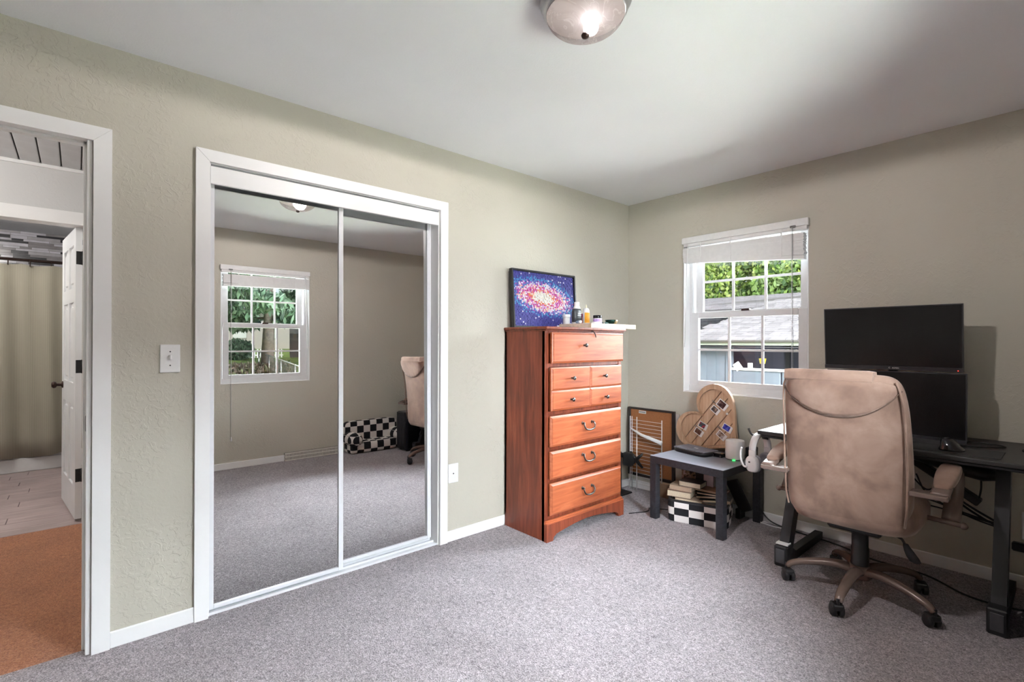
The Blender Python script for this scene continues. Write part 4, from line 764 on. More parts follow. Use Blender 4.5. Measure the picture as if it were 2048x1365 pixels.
c3 = box('picture_book', (-0.04, -0.008, 0), (0.04, 0.008, 0.165), M_BLACKPL, None, 0.001); c3.location = (0.775, -0.215, 0.222); tag(c3, 'black book upright between the two picture cards', 'card')
lb_ = thing('black_slate', 'black rounded panel leaning against the wall beside the basket', 'panel', (1.05, -0.10, 0.0))
bm = bmesh.new(); m_ = Matrix.Translation((1.050, -0.085, 0.075)) @ Matrix.Rotation(R(-24), 4, 'Y') @ Matrix.Rotation(R(8), 4, 'X'); bx(bm, (-0.045, -0.008, -0.015), (0.045, 0.008, 0.215), 0.006, 2, m_); done('panel', bm, M_BLACKPL, lb_, False, off_of(lb_))
tag(wbox('book_lean', (0.985, -0.10, 0.0), (1.02, -0.02, 0.068), M_BLACKPL, None, 0.003), 'small black block on the floor under the leaning black panel', 'block')

# ------------------------------------------------------------------ desk
DX0, DX1, DYF, DYB, DZT = 1.372, 2.485, -0.672, -0.03, 0.742
M_DESK = plain('black_carbon_laminate', (0.026, 0.025, 0.025, 1), 0.42, var=0.15, scale=220)
M_DKG = plain('dark_graphite_metal', (0.02, 0.02, 0.024, 1), 0.38)
dk = thing('gaming_desk', 'black desk with slanted steel legs below the monitors', 'desk', (1.93, -0.35, 0))
bm = bmesh.new(); bx(bm, (DX0, DYF, DZT - 0.022), (DX1, DYB, DZT), 0.004, 2); done('desk_top', bm, M_DESK, dk, False, off_of(dk))
wbox('edge_trim', (DX0 + 0.02, DYF + 0.01, DZT - 0.038), (DX1 - 0.02, DYF + 0.05, DZT - 0.022), M_DKG, dk, 0.004)
for x_ in (1.497, 2.362):
    bm = bmesh.new(); hw_ = 0.025
    prism(bm, [(-0.28, 0.705), (-0.36, 0.705), (-0.645, 0.055), (-0.565, 0.055)] if x_ < 2 else [(-0.30, 0.705), (-0.385, 0.705), (-0.625, 0.055), (-0.545, 0.055)], x_ - hw_, x_ + hw_, lambda u, v, t_: (t_, u, v)); done('leg', bm, M_DKG, dk, False, off_of(dk))
    bm = bmesh.new(); prism(bm, [(-0.66, 0.0), (-0.66, 0.03), (-0.645, 0.105), (-0.560, 0.085), (-0.5, 0.05), (-0.05, 0.045), (-0.05, 0.0)], x_ - 0.022, x_ + 0.022, lambda u, v, t_: (t_, u, v)); done('foot_bar', bm, M_BLACKMETAL, dk, False, off_of(dk))
    wbox('foot_cap', (x_ - 0.034, -0.672, 0.0), (x_ + 0.034, -0.60, 0.112), M_BLACKPL, dk, 0.006); wbox('foot_plate', (x_ - 0.022, -0.676, 0.02), (x_ + 0.022, -0.671, 0.095), plain('grey_insert', (0.07, 0.07, 0.078, 1), 0.35), dk, 0.001)
    wbox('head_bar', (x_ - 0.022, -0.60, 0.69), (x_ + 0.022, -0.06, 0.72), M_DKG, dk, 0.003)
wbox('white_strip', (1.466, -0.652, 0.115), (1.528, -0.600, 0.122), M_WHITEPL, dk)
wbox('back_beam', (1.50, -0.16, 0.64), (2.36, -0.13, 0.70), M_DKG, dk, 0.003)
# headset hook and headset
M_HSW = plain('headset_white', (0.74, 0.73, 0.74, 1), 0.35, var=0.02); M_HSG = plain('headset_grey_pad', (0.20, 0.19, 0.21, 1), 0.8)
hk = thing('headset_hook', 'black hook bracket under the desk corner holding headphones', 'hook', (1.36, -0.60, 0.70))
tubeobj('hook_rod', [(1.40, -0.60, 0.712), (1.345, -0.60, 0.705), (1.315, -0.60, 0.70), (1.300, -0.60, 0.715), (1.292, -0.60, 0.735)], 0.006, M_BLACKMETAL, hk, 8); wbox('hook_plate', (1.372, -0.63, 0.700), (1.43, -0.57, 0.719), M_BLACKMETAL, hk, 0.003)
hsr = thing('headset', 'white over-ear headset with microphone hanging from the desk corner', 'headset', (1.335, -0.60, 0.5), None)
hm = Matrix.Translation((1.362, -0.605, 0.0)) @ Matrix.Rotation(R(80), 4, 'Z')     # local x: ear to ear
def hpart(nm, bm, mat, sm=True): bmesh.ops.transform(bm, matrix=hm, verts=bm.verts); return done(nm, bm, mat, hsr, sm, off_of(hsr))
def band(rr, z0, wid, th, a0, a1, n_=20):
    rings = []
    for i in range(n_ + 1):
        a = R(a0 + (a1 - a0) * i / n_); c, s = math.cos(a), math.sin(a); x_, z_ = rr * c, z0 + rr * 1.22 * s
        nx_, nz_ = c, s; rings.append([(x_ + nx_ * th, -wid, z_ + nz_ * th), (x_ + nx_ * th, wid, z_ + nz_ * th), (x_ - nx_ * th, wid, z_ - nz_ * th), (x_ - nx_ * th, -wid, z_ - nz_ * th)])
    return rings
bm = bmesh.new(); loft(bm, band(0.075, 0.620, 0.020, 0.0045, -4, 184)); hpart('headband', bm, M_HSW)
bm = bmesh.new(); loft(bm, band(0.0685, 0.622, 0.018, 0.003, 40, 140)); hpart('headband_pad', bm, M_BLACKPL)
for s in (-1, 1):
    bm = bmesh.new(); bx(bm, (s * 0.075 - 0.007, -0.022, 0.575), (s * 0.075 + 0.007, 0.022, 0.625), 0.005, 2); hpart('slider', bm, M_HSW)
    bm = bmesh.new(); loft(bm, [[(x_, a[0], a[1] + 0.545) for a in [(p[0], p[1]) for p in superell(r1, r2, 28, 2.6)]] for x_, r1, r2 in ((s * 0.092, 0.030, 0.038), (s * 0.088, 0.036, 0.045), (s * 0.074, 0.039, 0.048), (s * 0.068, 0.038, 0.047))]); hpart('ear_cup', bm, M_HSW)
    bm = bmesh.new(); loft(bm, [[(x_, p[0], p[1] + 0.545) for p in superell(r1, r2, 28, 2.4)] for x_, r1, r2 in ((s * 0.068, 0.040, 0.049), (s * 0.058, 0.042, 0.051), (s * 0.046, 0.040, 0.048), (s * 0.044, 0.026, 0.034), (s * 0.060, 0.022, 0.030))]); hpart('ear_pad', bm, M_HSG)
bm = bmesh.new(); tube(bm, spline([(-0.094, 0.020, 0.525), (-0.098, 0.040, 0.53), (-0.098, 0.056, 0.56), (-0.096, 0.062, 0.60), (-0.094, 0.055, 0.632)], 5), 0.006, 8); hpart('microphone_boom', bm, M_HSW)
bm = bmesh.new(); bx(bm, (-0.0935, 0.004, 0.552), (-0.0922, 0.014, 0.560)); hpart('emblem', bm, M_BLACKPL, False)

# monitors
M_SCREEN = plain('black_screen', (0.008, 0.008, 0.009, 1), 0.22, spec=0.4)
M_BEZEL = plain('dark_bezel', (0.025, 0.025, 0.030, 1), 0.35)
def monitor(label, x0, x1, z0, z1, yt, yb, curve, name='monitor'):
    o = thing(name, label, 'monitor', ((x0 + x1) / 2, (yt + yb) / 2, z0)); w, h = x1 - x0, z1 - z0
    ang = math.atan2(yt - yb, h); m_ = Matrix.Translation(((x0 + x1) / 2, yb, z0)) @ Matrix.Rotation(-ang, 4, 'X')
    def sheet(nm, za, zb, ya, yb_, mat, ins=0.0):
        bm = bmesh.new(); n_ = 16; rings = []
        for i in range(n_ + 1):
            u = -1 + 2 * i / n_; x_ = u * (w / 2 - ins); c = -curve * (u * u)
            rings.append([(x_, ya + c, za), (x_, ya + c, zb), (x_, yb_ + c, zb), (x_, yb_ + c, za)])
        loft(bm, rings); bmesh.ops.transform(bm, matrix=m_, verts=bm.verts); return done(nm, bm, mat, o, False, off_of(o))
    sheet('housing', 0, h, 0.0, 0.028, M_BEZEL); sheet('screen', 0.022, h - 0.006, -0.0015, 0.001, M_SCREEN, 0.006); sheet('bezel', 0.0, 0.021, -0.006, 0.002, M_BEZEL)
    return o, m_
mu, m_u = monitor('upper wide monitor, tilted down above the other monitor', 1.592, 2.208, 1.098, 1.448, -0.262, -0.235, 0.012)
UPY = Matrix(((1, 0, 0, 0), (0, 0, -1, 0), (0, 1, 0, 0), (0, 0, 0, 1)))     # text plane facing -y
mi = Matrix.Translation(-mu.location) @ m_u
text('logo', 'C', 0.0125, M_WHITEPL, mi @ Matrix.Translation((0.002, -0.0064, 0.0125)) @ UPY, mu); text('logo', 'AOPEN', 0.0095, M_WHITEPL, mi @ Matrix.Translation((0.029, -0.0064, 0.0115)) @ UPY, mu)
bm = bmesh.new(); bx(bm, (0.286, -0.0185, 0.006), (0.290, -0.0165, 0.010), 0, 1, m_u); done('power_light', bm, emis('red_led', (0.9, 0.05, 0.03, 1), 1.5), mu, False, off_of(mu))
mlo, m_l = monitor('lower wide monitor behind the chair back', 1.605, 2.222, 0.735, 1.092, -0.245, -0.255, 0.010)
ms = thing('monitor_stand', 'black two-level monitor post rising from the back of the desk', 'stand', (1.90, -0.14, DZT))
wbox('post', (1.88, -0.17, DZT), (1.92, -0.13, 1.32), M_BLACKMETAL, ms, 0.004); wbox('stand_foot', (1.78, -0.22, DZT), (2.02, -0.08, DZT + 0.012), M_BLACKMETAL, ms, 0.004)
for zz in (0.92, 1.27): wbox('plate', (1.84, -0.205, zz - 0.05), (1.96, -0.170, zz + 0.05), M_BLACKMETAL, ms, 0.004)
# desk clutter
pd = box('mouse_pad', (-0.38, -0.105, 0), (0.38, 0.105, 0.003), plain('black_mouse_pad', (0.03, 0.03, 0.032, 1), 0.75, var=0.2, scale=300), None, 0.001); pd.location = (1.99, -0.515, DZT); tag(pd, 'long black mouse pad along the front of the desk', 'mouse pad')
mo = thing('computer_mouse', 'glossy black vertical mouse on the pad below the monitors', 'mouse', (2.198, -0.525, DZT + 0.003))
bm = bmesh.new(); loft(bm, [superell(a, b, 24, 2.4, c, 0, z_) for a, b, c, z_ in ((0.048, 0.060, 0.0, 0), (0.047, 0.059, 0, 0.006), (0.036, 0.054, -0.004, 0.020), (0.030, 0.047, -0.010, 0.036), (0.022, 0.036, -0.016, 0.050), (0.010, 0.018, -0.018, 0.056))]); done('shell', bm, M_BLACKGL, mo, True)
bm = bmesh.new(); tube(bm, [(0.0, 0.03, 0.045), (0.0, 0.045, 0.038)], 0.006, 10); done('scroll_wheel', bm, M_BLACKPL, mo, True)
tag(tubeobj('desk_cable', [(2.20, -0.46, DZT + 0.02), (2.21, -0.38, DZT + 0.006), (2.30, -0.33, DZT + 0.005), (2.36, -0.26, DZT + 0.005), (2.30, -0.21, DZT + 0.005), (2.22, -0.22, DZT + 0.005), (2.12, -0.20, DZT + 0.005)], 0.003, M_CABLE, None, 6), 'thin black cord curling on the desk beside the lower monitor', 'cord')
tag(tubeobj('pen', [(2.425, -0.33, DZT + 0.008), (2.455, -0.20, DZT + 0.008)], 0.007, M_BLACKPL, None, 8, 0), 'black pen lying at the end of the desk', 'pen')
# cables below the desk
tr_ = thing('cable_tray', 'black sagging cable pouch and power strip under the desk', 'cable tray', (2.15, -0.2, 0.55))
bm = bmesh.new(); loft(bm, [[(x_, -0.24 + 0.045 * math.cos(a), zc + 0.035 * math.sin(a) * k_) for a in [q * math.pi / 6 for q in range(12)]] for x_, zc, k_ in ((1.95, 0.66, 0.7), (2.05, 0.645, 1.0), (2.18, 0.62, 1.2), (2.28, 0.60, 1.1), (2.335, 0.60, 0.7))]); done('pouch', bm, M_BLACKPL, tr_, True, off_of(tr_))
bm = bmesh.new(); bx(bm, (-0.16, -0.025, -0.02), (0.16, 0.025, 0.02), 0.005, 1, Matrix.Translation((2.13, -0.20, 0.53)) @ Matrix.Rotation(R(33), 4, 'Y')); done('power_strip', bm, M_BLACKPL, tr_, False, off_of(tr_))
CB = [[(2.04, -0.22, 0.64), (2.10, -0.2, 0.52), (2.19, -0.22, 0.43), (2.28, -0.25, 0.38), (2.335, -0.28, 0.365)], [(2.02, -0.25, 0.55), (2.06, -0.25, 0.46), (2.14, -0.25, 0.41), (2.25, -0.27, 0.375), (2.34, -0.29, 0.36)], [(1.90, -0.2, 0.39), (2.1, -0.22, 0.385), (2.25, -0.25, 0.375), (2.34, -0.28, 0.37)], [(1.90, -0.2, 0.42), (2.05, -0.2, 0.415), (2.2, -0.24, 0.39), (2.33, -0.28, 0.375)],
      [(2.13, -0.23, 0.64), (2.125, -0.23, 0.54), (2.16, -0.22, 0.47), (2.24, -0.24, 0.42), (2.33, -0.27, 0.38)], [(2.20, -0.18, 0.70), (2.24, -0.17, 0.65), (2.30, -0.18, 0.66), (2.33, -0.2, 0.64)], [(1.95, -0.22, 0.60), (2.02, -0.22, 0.50), (2.07, -0.22, 0.47), (2.12, -0.23, 0.54), (2.11, -0.22, 0.62)], [(2.27, -0.22, 0.60), (2.27, -0.22, 0.52), (2.26, -0.21, 0.46)]]
WHICH = ['from the pouch to the desk leg', 'drooping lowest behind the armrest', 'running level below the others', 'running level just above the lowest', 'passing the power strip', 'looping tight under the desk top', 'curling back up to the pouch', 'dropping straight from the pouch']
for i, c in enumerate(CB): tag(tubeobj('cable', c, 0.0055 if i in (0, 4) else 0.004, M_CABLE, None, 6, 5), 'black cable ' + WHICH[i], 'cable', 'cables under the desk')
tag(tubeobj('power_cord', [(1.125, -0.03, 0.42), (1.12, -0.04, 0.25), (1.13, -0.05, 0.12), (1.20, -0.06, 0.035), (1.32, -0.06, 0.008), (1.42, -0.07, 0.005), (1.62, -0.10, 0.005), (1.80, -0.18, 0.005), (2.05, -0.20, 0.005), (2.22, -0.32, 0.005), (2.36, -0.33, 0.005), (2.56, -0.24, 0.005)], 0.0048, M_CABLE, None, 6, 8), 'long black cord lying on the carpet along the baseboard', 'cord')
bm = bmesh.new(); pts_ = [(1.11, -0.045, 0.004), (1.20, -0.03, 0.004), (1.30, -0.055, 0.004), (1.22, -0.075, 0.004), (1.13, -0.06, 0.006)]; tube(bm, spline(pts_, 5), 0.004, 6); o = done('white_cable_loop', bm, M_WHITEPL, None, True); tag(o, 'loop of white cable lying at the baseboard below the headphones', 'cord')
# computer tower
pc = thing('computer_tower', 'black computer tower case standing beside the desk leg', 'computer', (2.57, -0.50, 0))
wbox('case', (2.452, -0.72, 0.012), (2.655, -0.30, 0.46), plain('tower_black', (0.012, 0.012, 0.018, 1), 0.3), pc, 0.012, 2); wbox('side_glass', (2.4505, -0.69, 0.04), (2.4525, -0.33, 0.43), M_BLACKGL, pc); wbox('front_panel', (2.460, -0.735, 0.02), (2.647, -0.718, 0.452), M_BLACKPL, pc, 0.006)
for i in range(6): wbox('vent_slat', (2.475 + i * 0.029, -0.740, 0.06), (2.491 + i * 0.029, -0.734, 0.40), M_BEZEL, pc, 0.002)
for x_ in (2.46, 2.61):
    for y_ in (-0.70, -0.36): wbox('foot', (x_, y_, 0), (x_ + 0.035, y_ + 0.04, 0.013), M_BLACKPL, pc)
tubeobj('antenna', [(2.44, -0.26, 0.30), (2.445, -0.26, 0.40), (2.46, -0.26, 0.48)], 0.006, M_BLACKPL, pc, 6, 0); wbox('plug', (2.38, -0.27, 0.26), (2.47, -0.235, 0.30), M_BLACKPL, pc, 0.006)

# ------------------------------------------------------------------ office chair (origin under its column, seat facing the desk)
def suede():
    t = NT('tan_suede'); co = t.coord(); n = t.noise(co, 6.0, 4, 0.55, dist=0.3); f = t.noise(co, 260, 2)
    t.base(t.ramp(n, [(0.36, srgb(122, 98, 86)), (0.5, srgb(140, 114, 101)), (0.66, srgb(156, 131, 117))])); t.set(Roughness=0.95); t.p.inputs['Sheen Weight'].default_value = 0.5; t.p.inputs['Sheen Roughness'].default_value = 0.4; t.p.inputs['Sheen Tint'].default_value = (1, 0.85, 0.75, 1); t.p.inputs['Specular IOR Level'].default_value = 0.15
    s = t.math('ADD', t.math('MULTIPLY', n, 0.8), t.math('MULTIPLY', f, 0.12)); t.bump(s, 0.35, 0.012); return t.m
M_SUEDE = suede(); M_SEAM = plain('suede_seam', srgb(92, 72, 62), 0.95); M_TAUPE = plain('taupe_lacquer', srgb(112, 94, 86), 0.27, 0.15, var=0.03)
ch = thing('office_chair', 'tan suede swivel office chair with padded arms at the desk', 'chair', (1.878, -0.70, 0))
CH = ch.location; CX = -0.022
secs = [(0.395, 0.17, -0.155, -0.10), (0.405, 0.215, -0.215, -0.05), (0.435, 0.243, -0.238, -0.03), (0.50, 0.252, -0.248, -0.02), (0.60, 0.256, -0.252, -0.045), (0.70, 0.257, -0.256, -0.075), (0.80, 0.256, -0.264, -0.10), (0.90, 0.253, -0.278, -0.12), (0.98, 0.248, -0.296, -0.14), (1.04, 0.240, -0.312, -0.165), (1.075, 0.228, -0.316, -0.19), (1.098, 0.205, -0.306, -0.225), (1.106, 0.16, -0.285, -0.25)]
def back_ring(z_, hw_, yr, yf, n_=48, e=3.6):
    out = []
    for i in range(n_):
        a = 2 * math.pi * i / n_; c, s = math.cos(a), math.sin(a)
        x_ = hw_ * math.copysign(abs(c) ** (2 / e), c); y_ = (yr + yf) / 2 + (yf - yr) / 2 * math.copysign(abs(s) ** (2 / e), s)
        y_ += 0.030 * (x_ / 0.25) ** 2 * (1 if s < 0 else 0.3) * min(1, max(0, (z_ - 0.4) / 0.2)); out.append((CX + x_, y_, z_))
    return out
bm = bmesh.new(); loft(bm, [back_ring(*s) for s in secs]); o = done('backrest', bm, M_SUEDE, ch, True); md = o.modifiers.new('sub', 'SUBSURF'); md.levels = 1; md.render_levels = 2
def rear_y(z_):
    for (a, b) in zip(secs, secs[1:]):
        if a[0] <= z_ <= b[0]: k = (z_ - a[0]) / (b[0] - a[0]); return a[2] + k * (b[2] - a[2]), a[1] + k * (b[1] - a[1])
    return secs[-1][2], secs[-1][1]
# padded head roll with curved lower seam
bm = bmesh.new(); nu, nv = 36, 10; G = []; seam = []
for j in range(nv + 1):
    r_ = []
    for i in range(nu + 1):
        u = -1 + 2 * i / nu; zl = 0.905 + 0.135 * (abs(u) ** 2.2); zt = 1.085 - 0.03 * abs(u) ** 4; v = j / nv; z_ = zl + (zt - zl) * v
        ry, hw_ = rear_y(z_); x_ = u * hw_ * 0.985; puff = 0.016 * (math.sin(math.pi * min(1, v * 0.5 + 0.03)) ** 0.6) * (1 - abs(u) ** 6); puck = 0.003 * math.sin(u * 34) * max(0, 1 - v * 3)
        yy = ry + 0.030 * (x_ / 0.25) ** 2 - 0.002 - puff + puck + (0.055 * abs(u) ** 14)
        p = (CX + x_, yy, z_); r_.append(bm.verts.new(p))
        if j == 0: seam.append((CX + x_, ry + 0.030 * (x_ / 0.25) ** 2 - 0.001 + 0.03 * abs(u) ** 12, z_ - 0.002))
    G.append(r_)
for j in range(nv):
    for i in range(nu): bm.faces.new((G[j][i], G[j][i + 1], G[j + 1][i + 1], G[j + 1][i]))
o = done('head_roll', bm, M_SUEDE, ch, True); md = o.modifiers.new('t', 'SOLIDIFY'); md.thickness = 0.012; md.offset = -1
bm = bmesh.new(); tube(bm, seam, 0.0038, 6); done('seam_welt', bm, M_SEAM, ch, True)
bm = bmesh.new(); rr_ = []
for i in range(15):
    u = -0.235 + 0.36 * i / 14 + 0.02; e_ = 1 if 0 < i < 14 else 0.8
    rr_.append([(CX + u, -0.322 + 0.026 * (u / 0.25) ** 2, 1.068), (CX + u, -0.334 + 0.026 * (u / 0.25) ** 2, 1.075), (CX + u, -0.332 + 0.026 * (u / 0.25) ** 2, 1.108), (CX + u, -0.31, 1.122 * 1.0 - (0.004 if e_ < 1 else 0)), (CX + u, -0.25, 1.120 - (0.004 if e_ < 1 else 0)), (CX + u, -0.24, 1.085)])
loft(bm, rr_); done('top_flap', bm, M_SUEDE, ch, False)
for s in (-1, 1):       # piping down both rear edges
    bm = bmesh.new(); tube(bm, [(CX + s * (hw_ * 0.965), yr + 0.034 + 0.006, z_) for z_, hw_, yr, yf in [(q[0], q[1], q[2], q[3]) for q in secs[2:11]]], 0.0045, 6); done('piping', bm, M_SUEDE, ch, True)
bm = bmesh.new(); loft(bm, [superell(a, b, 40, 4, CX + 0.01, 0.03, z_) for a, b, z_ in ((0.20, 0.20, 0.375), (0.245, 0.245, 0.385), (0.262, 0.262, 0.42), (0.262, 0.262, 0.47), (0.245, 0.245, 0.505), (0.19, 0.19, 0.515))]); done('seat', bm, M_SUEDE, ch, True)
bm = bmesh.new(); bx(bm, (-0.11, -0.12, 0.335), (0.11, 0.14, 0.378), 0.01); done('seat_plate', bm, M_BLACKMETAL, ch)
bm = bmesh.new(); lathe(bm, [(0.034, 0.10), (0.038, 0.12), (0.038, 0.235), (0.035, 0.24), (0.035, 0.30), (0.040, 0.305), (0.040, 0.34)], 24); done('gas_column', bm, M_BLACKPL, ch, True)
bm = bmesh.new(); lathe(bm, [(0.040, 0.085), (0.050, 0.095), (0.050, 0.135), (0.043, 0.150), (0.036, 0.152)], 24); done('base_hub', bm, M_TAUPE, ch, True)
for k in range(5):
    a = R(-91 + 72 * k); c, s = math.cos(a), math.sin(a); pp = [(0.03, 0.122), (0.08, 0.132), (0.15, 0.128), (0.23, 0.112), (0.29, 0.092), (0.315, 0.070)]
    bm = bmesh.new(); tube(bm, spline([(c * r_, s * r_, z_) for r_, z_ in pp], 4), [0.030 - 0.0125 * i / 20 for i in range(21)], 12, 0.75); tip = done('base_arm', bm, M_TAUPE, ch, True)
    ca = R(-91 + 72 * k + (35, -25, 60, 140, -60)[k]); cc, ss = math.cos(ca), math.sin(ca); bm = bmesh.new(); cx_, cy_ = c * 0.318, s * 0.318
    for w_ in (-1, 1):
        vs0 = set(bm.verts); lathe(bm, [(0.004, -0.010), (0.024, -0.010), (0.0275, -0.006), (0.0275, 0.006), (0.024, 0.010), (0.004, 0.010)], 20, (0, 0, 0), 'Y'); nv_ = [v for v in bm.verts if v not in vs0]
        bmesh.ops.transform(bm, matrix=Matrix.Translation((cx_, cy_, 0.0275)) @ Matrix.Rotation(ca, 4, 'Z') @ Matrix.Translation((-0.018, w_ * 0.0155, 0)), verts=nv_)
    cs = done('caster', bm, M_BLACKPL, ch, True)
    bm = bmesh.new(); bx(bm, (-0.040, -0.024, 0.030), (0.010, 0.024, 0.060), 0.008, 2, Matrix.Translation((cx_, cy_, 0)) @ Matrix.Rotation(ca, 4, 'Z')); lathe(bm, [(0.008, 0.05), (0.008, 0.085)], 10, (cx_, cy_, 0)); done('caster_hood', bm, M_BLACKPL, cs, False)
for s in (-1, 1):
    X0 = CX + 0.012 + s * 0.342; hw_ = 0.033
    path = spline([(-0.215, 0.607), (-0.15, 0.625), (-0.02, 0.655), (0.08, 0.668), (0.150, 0.655), (0.178, 0.615), (0.160, 0.555), (0.11, 0.490), (0.06, 0.440)], 5); path = [(p.x, p.y) for p in [Vector((q[0], q[1], 0)) for q in path]]
    bm = bmesh.new(); rings = []
    for i, (y_, z_) in enumerate(path):
        a_, b_ = path[max(0, i - 1)], path[min(len(path) - 1, i + 1)]; ty, tz = b_[0] - a_[0], b_[1] - a_[1]; l_ = math.hypot(ty, tz); ny, nz2 = -tz / l_, ty / l_; th = 0.013
        rings.append([(X0 - hw_, y_ + ny * th * 0.4, z_ + nz2 * th * 0.4), (X0 - hw_ * 0.7, y_ + ny * th, z_ + nz2 * th), (X0 + hw_ * 0.7, y_ + ny * th, z_ + nz2 * th), (X0 + hw_, y_ + ny * th * 0.4, z_ + nz2 * th * 0.4), (X0 + hw_, y_ - ny * th * 0.6, z_ - nz2 * th * 0.6), (X0 - hw_, y_ - ny * th * 0.6, z_ - nz2 * th * 0.6)])
    loft(bm, rings); arm = done('armrest', bm, M_TAUPE, ch, True)
    bm = bmesh.new(); rings = []
    for k in range(13):
        v = k / 12; y_ = -0.175 + v * 0.33; zc = 0.628 + 0.052 * math.sin(min(1.25, v * 1.5)) - 0.035 * max(0, v - 0.75) * 4; e_ = max(0.15, math.sin(math.pi * (0.06 + 0.88 * v)) ** 0.35)
        rings.append([(X0 + 0.041 * e_ * math.copysign(abs(math.cos(q)) ** 0.6, math.cos(q)), y_, zc + 0.026 * e_ * math.copysign(abs(math.sin(q)) ** 0.7, math.sin(q))) for q in [j * math.pi / 10 for j in range(20)]])
    loft(bm, rings); done('arm_pad', bm, M_SUEDE, arm, True)
    bm = bmesh.new(); tube(bm, [(X0 - s * 0.12, 0.065, 0.436), (X0 + s * 0.042, 0.055, 0.430)], 0.011, 12); bmesh.ops.create_uvsphere(bm, u_segments=12, v_segments=8, radius=0.015, matrix=Matrix.Translation((X0 + s * 0.045, 0.055, 0.430))); done('arm_bolt', bm, M_TAUPE, arm, True)
    bm = bmesh.new(); bx(bm, (min(X0 - s * 0.10, X0 + s * 0.03), -0.235, 0.590), (max(X0 - s * 0.10, X0 + s * 0.03), -0.165, 0.612), 0.006, 2); done('arm_bracket', bm, M_TAUPE, arm)
bm = bmesh.new(); tube(bm, [(0.10, 0.0, 0.352), (0.17, -0.02, 0.330), (0.185, -0.03, 0.31)], 0.006, 8); lv = done('tilt_lever', bm, M_BLACKPL, ch, True)
bm = bmesh.new(); loft(bm, [[(p[0], p[1] - 0.035, z_) for p in superell(a, 0.008, 16, 2.2, c_, 0)] for z_, a, c_ in ((0.318, 0.010, 0.186), (0.305, 0.014, 0.190), (0.285, 0.020, 0.200), (0.262, 0.024, 0.212), (0.245, 0.022, 0.222), (0.240, 0.012, 0.226))]); done('lever_paddle', bm, M_BLACKPL, lv, True)

# ------------------------------------------------------------------ checkered pet sofa (seen in the mirror)
so = thing('pet_sofa', 'small black and white checkered plush pet sofa against the wall', 'pet bed', (W - 0.16, -0.93, 0))
M_SOFA = checker('checkered_plush', 0.082, 0.082, 0.082, (0.27, 0.31, 0.45), (0.72, 0.68, 0.65, 1))
def puff(nm, lo, hi, e=5, n=2):
    bm = bmesh.new(); c = [(a + b) / 2 for a, b in zip(lo, hi)]; hx, hy, hz = [(b - a) / 2 for a, b in zip(lo, hi)]
    rings = []
    for k in range(11):
        a = -math.pi / 2 + math.pi * k / 10; s_ = max(0.02, abs(math.cos(a))) ** (2 / e); zz = c[2] + hz * math.copysign(abs(math.sin(a)) ** (2 / e), math.sin(a)); rings.append([(p[0] + c[0], p[1] + c[1], zz) for p in superell(hx * s_, hy * s_, 32, e)])
    loft(bm, rings); return done(nm, bm, M_SOFA, so, True)
puff('seat_cushion', (-0.150, -0.27, 0.0), (0.10, 0.27, 0.135)); puff('backrest', (0.045, -0.335, 0.02), (0.148, 0.335, 0.350), 9)
for s in (-1, 1):
    bm = bmesh.new(); rings = []
    for k in range(9):
        v = k / 8; e_ = (0.55, 0.85, 1, 1, 1, 1, 1, 0.9, 0.6)[k]; rings.append([(-0.20 + 0.31 * v, s * 0.285 + 0.085 * e_ * math.cos(q), 0.160 + 0.080 * e_ * math.sin(q)) for q in [j * math.pi / 12 for j in range(24)]])
    loft(bm, rings); done('arm_bolster', bm, M_SOFA, so, True); puff('arm_base', (-0.15, s * 0.29 - 0.05, 0.0), (0.10, s * 0.29 + 0.05, 0.17))

# ------------------------------------------------------------------ outside the back window: garage, house roof, trees
struct(box('ground_back', (-30, T + 0.05, -0.35), (14, 40, -0.25), plain('dry_lawn', (0.10, 0.12, 0.05, 1), 0.95, var=0.3, scale=6)))
t = NT('asphalt_shingle'); at = t.n('ShaderNodeAttribute'); at.attribute_name = 'tab_colour'; nn = t.noise(t.coord(), 120, 2); t.base(t.mix(0.35, at.outputs['Color'], t.ramp(nn, [(0.3, (0.14, 0.125, 0.13, 1)), (0.7, (0.32, 0.285, 0.30, 1))]))); t.set(Roughness=0.95); M_SHING = t.m
def shingles(parent, x0, x1, y0, z0, slope, length, clipf=None, tabw=0.24, course=0.135):
    ang = math.atan(slope); ca, sa = math.cos(ang), math.sin(ang); vs, fs, cs = [], [], []; r = 0; s = 0.0
    while s < length:
        x_ = x0 - (r % 2) * tabw * 0.5 + random.uniform(-0.03, 0.03)
        while x_ < x1:
            w_ = tabw * random.uniform(0.75, 1.2); ym_ = y0 + (s + course / 2) * ca
            if clipf is None or clipf(x_ + w_ / 2, ym_):
                k = len(vs)
                for ss, lift in ((s, 0.016), (s + course * 1.12, 0.004)):
                    for xx in (x_ + 0.004, min(x_ + w_ - 0.004, x1)): vs.append((xx, y0 + ss * ca - lift * sa, z0 + ss * sa + lift * ca))
                vs += [(vs[k][0], vs[k][1] + 0.004, vs[k][2] - 0.016), (vs[k + 1][0], vs[k + 1][1] + 0.004, vs[k + 1][2] - 0.016)]
                fs += [(k, k + 1, k + 3, k + 2), (k + 4, k + 5, k + 1, k)]; b = random.uniform(0.12, 0.22); cs += [(b * 1.03, b * 0.97, b, 1)] * 2
            x_ += w_
        s += course; r += 1
    me = bpy.data.meshes.new('shingles'); off = off_of(parent); me.from_pydata([Vector(v) - off for v in vs], [], fs); ca_ = me.color_attributes.new('tab_colour', 'FLOAT_COLOR', 'CORNER'); li = 0
    for p, c in zip(me.polygons, cs):
        for _ in p.loop_indices: ca_.data[li].color = c; li += 1
    return tag(link('shingles', me, M_SHING, parent), kind='stuff')
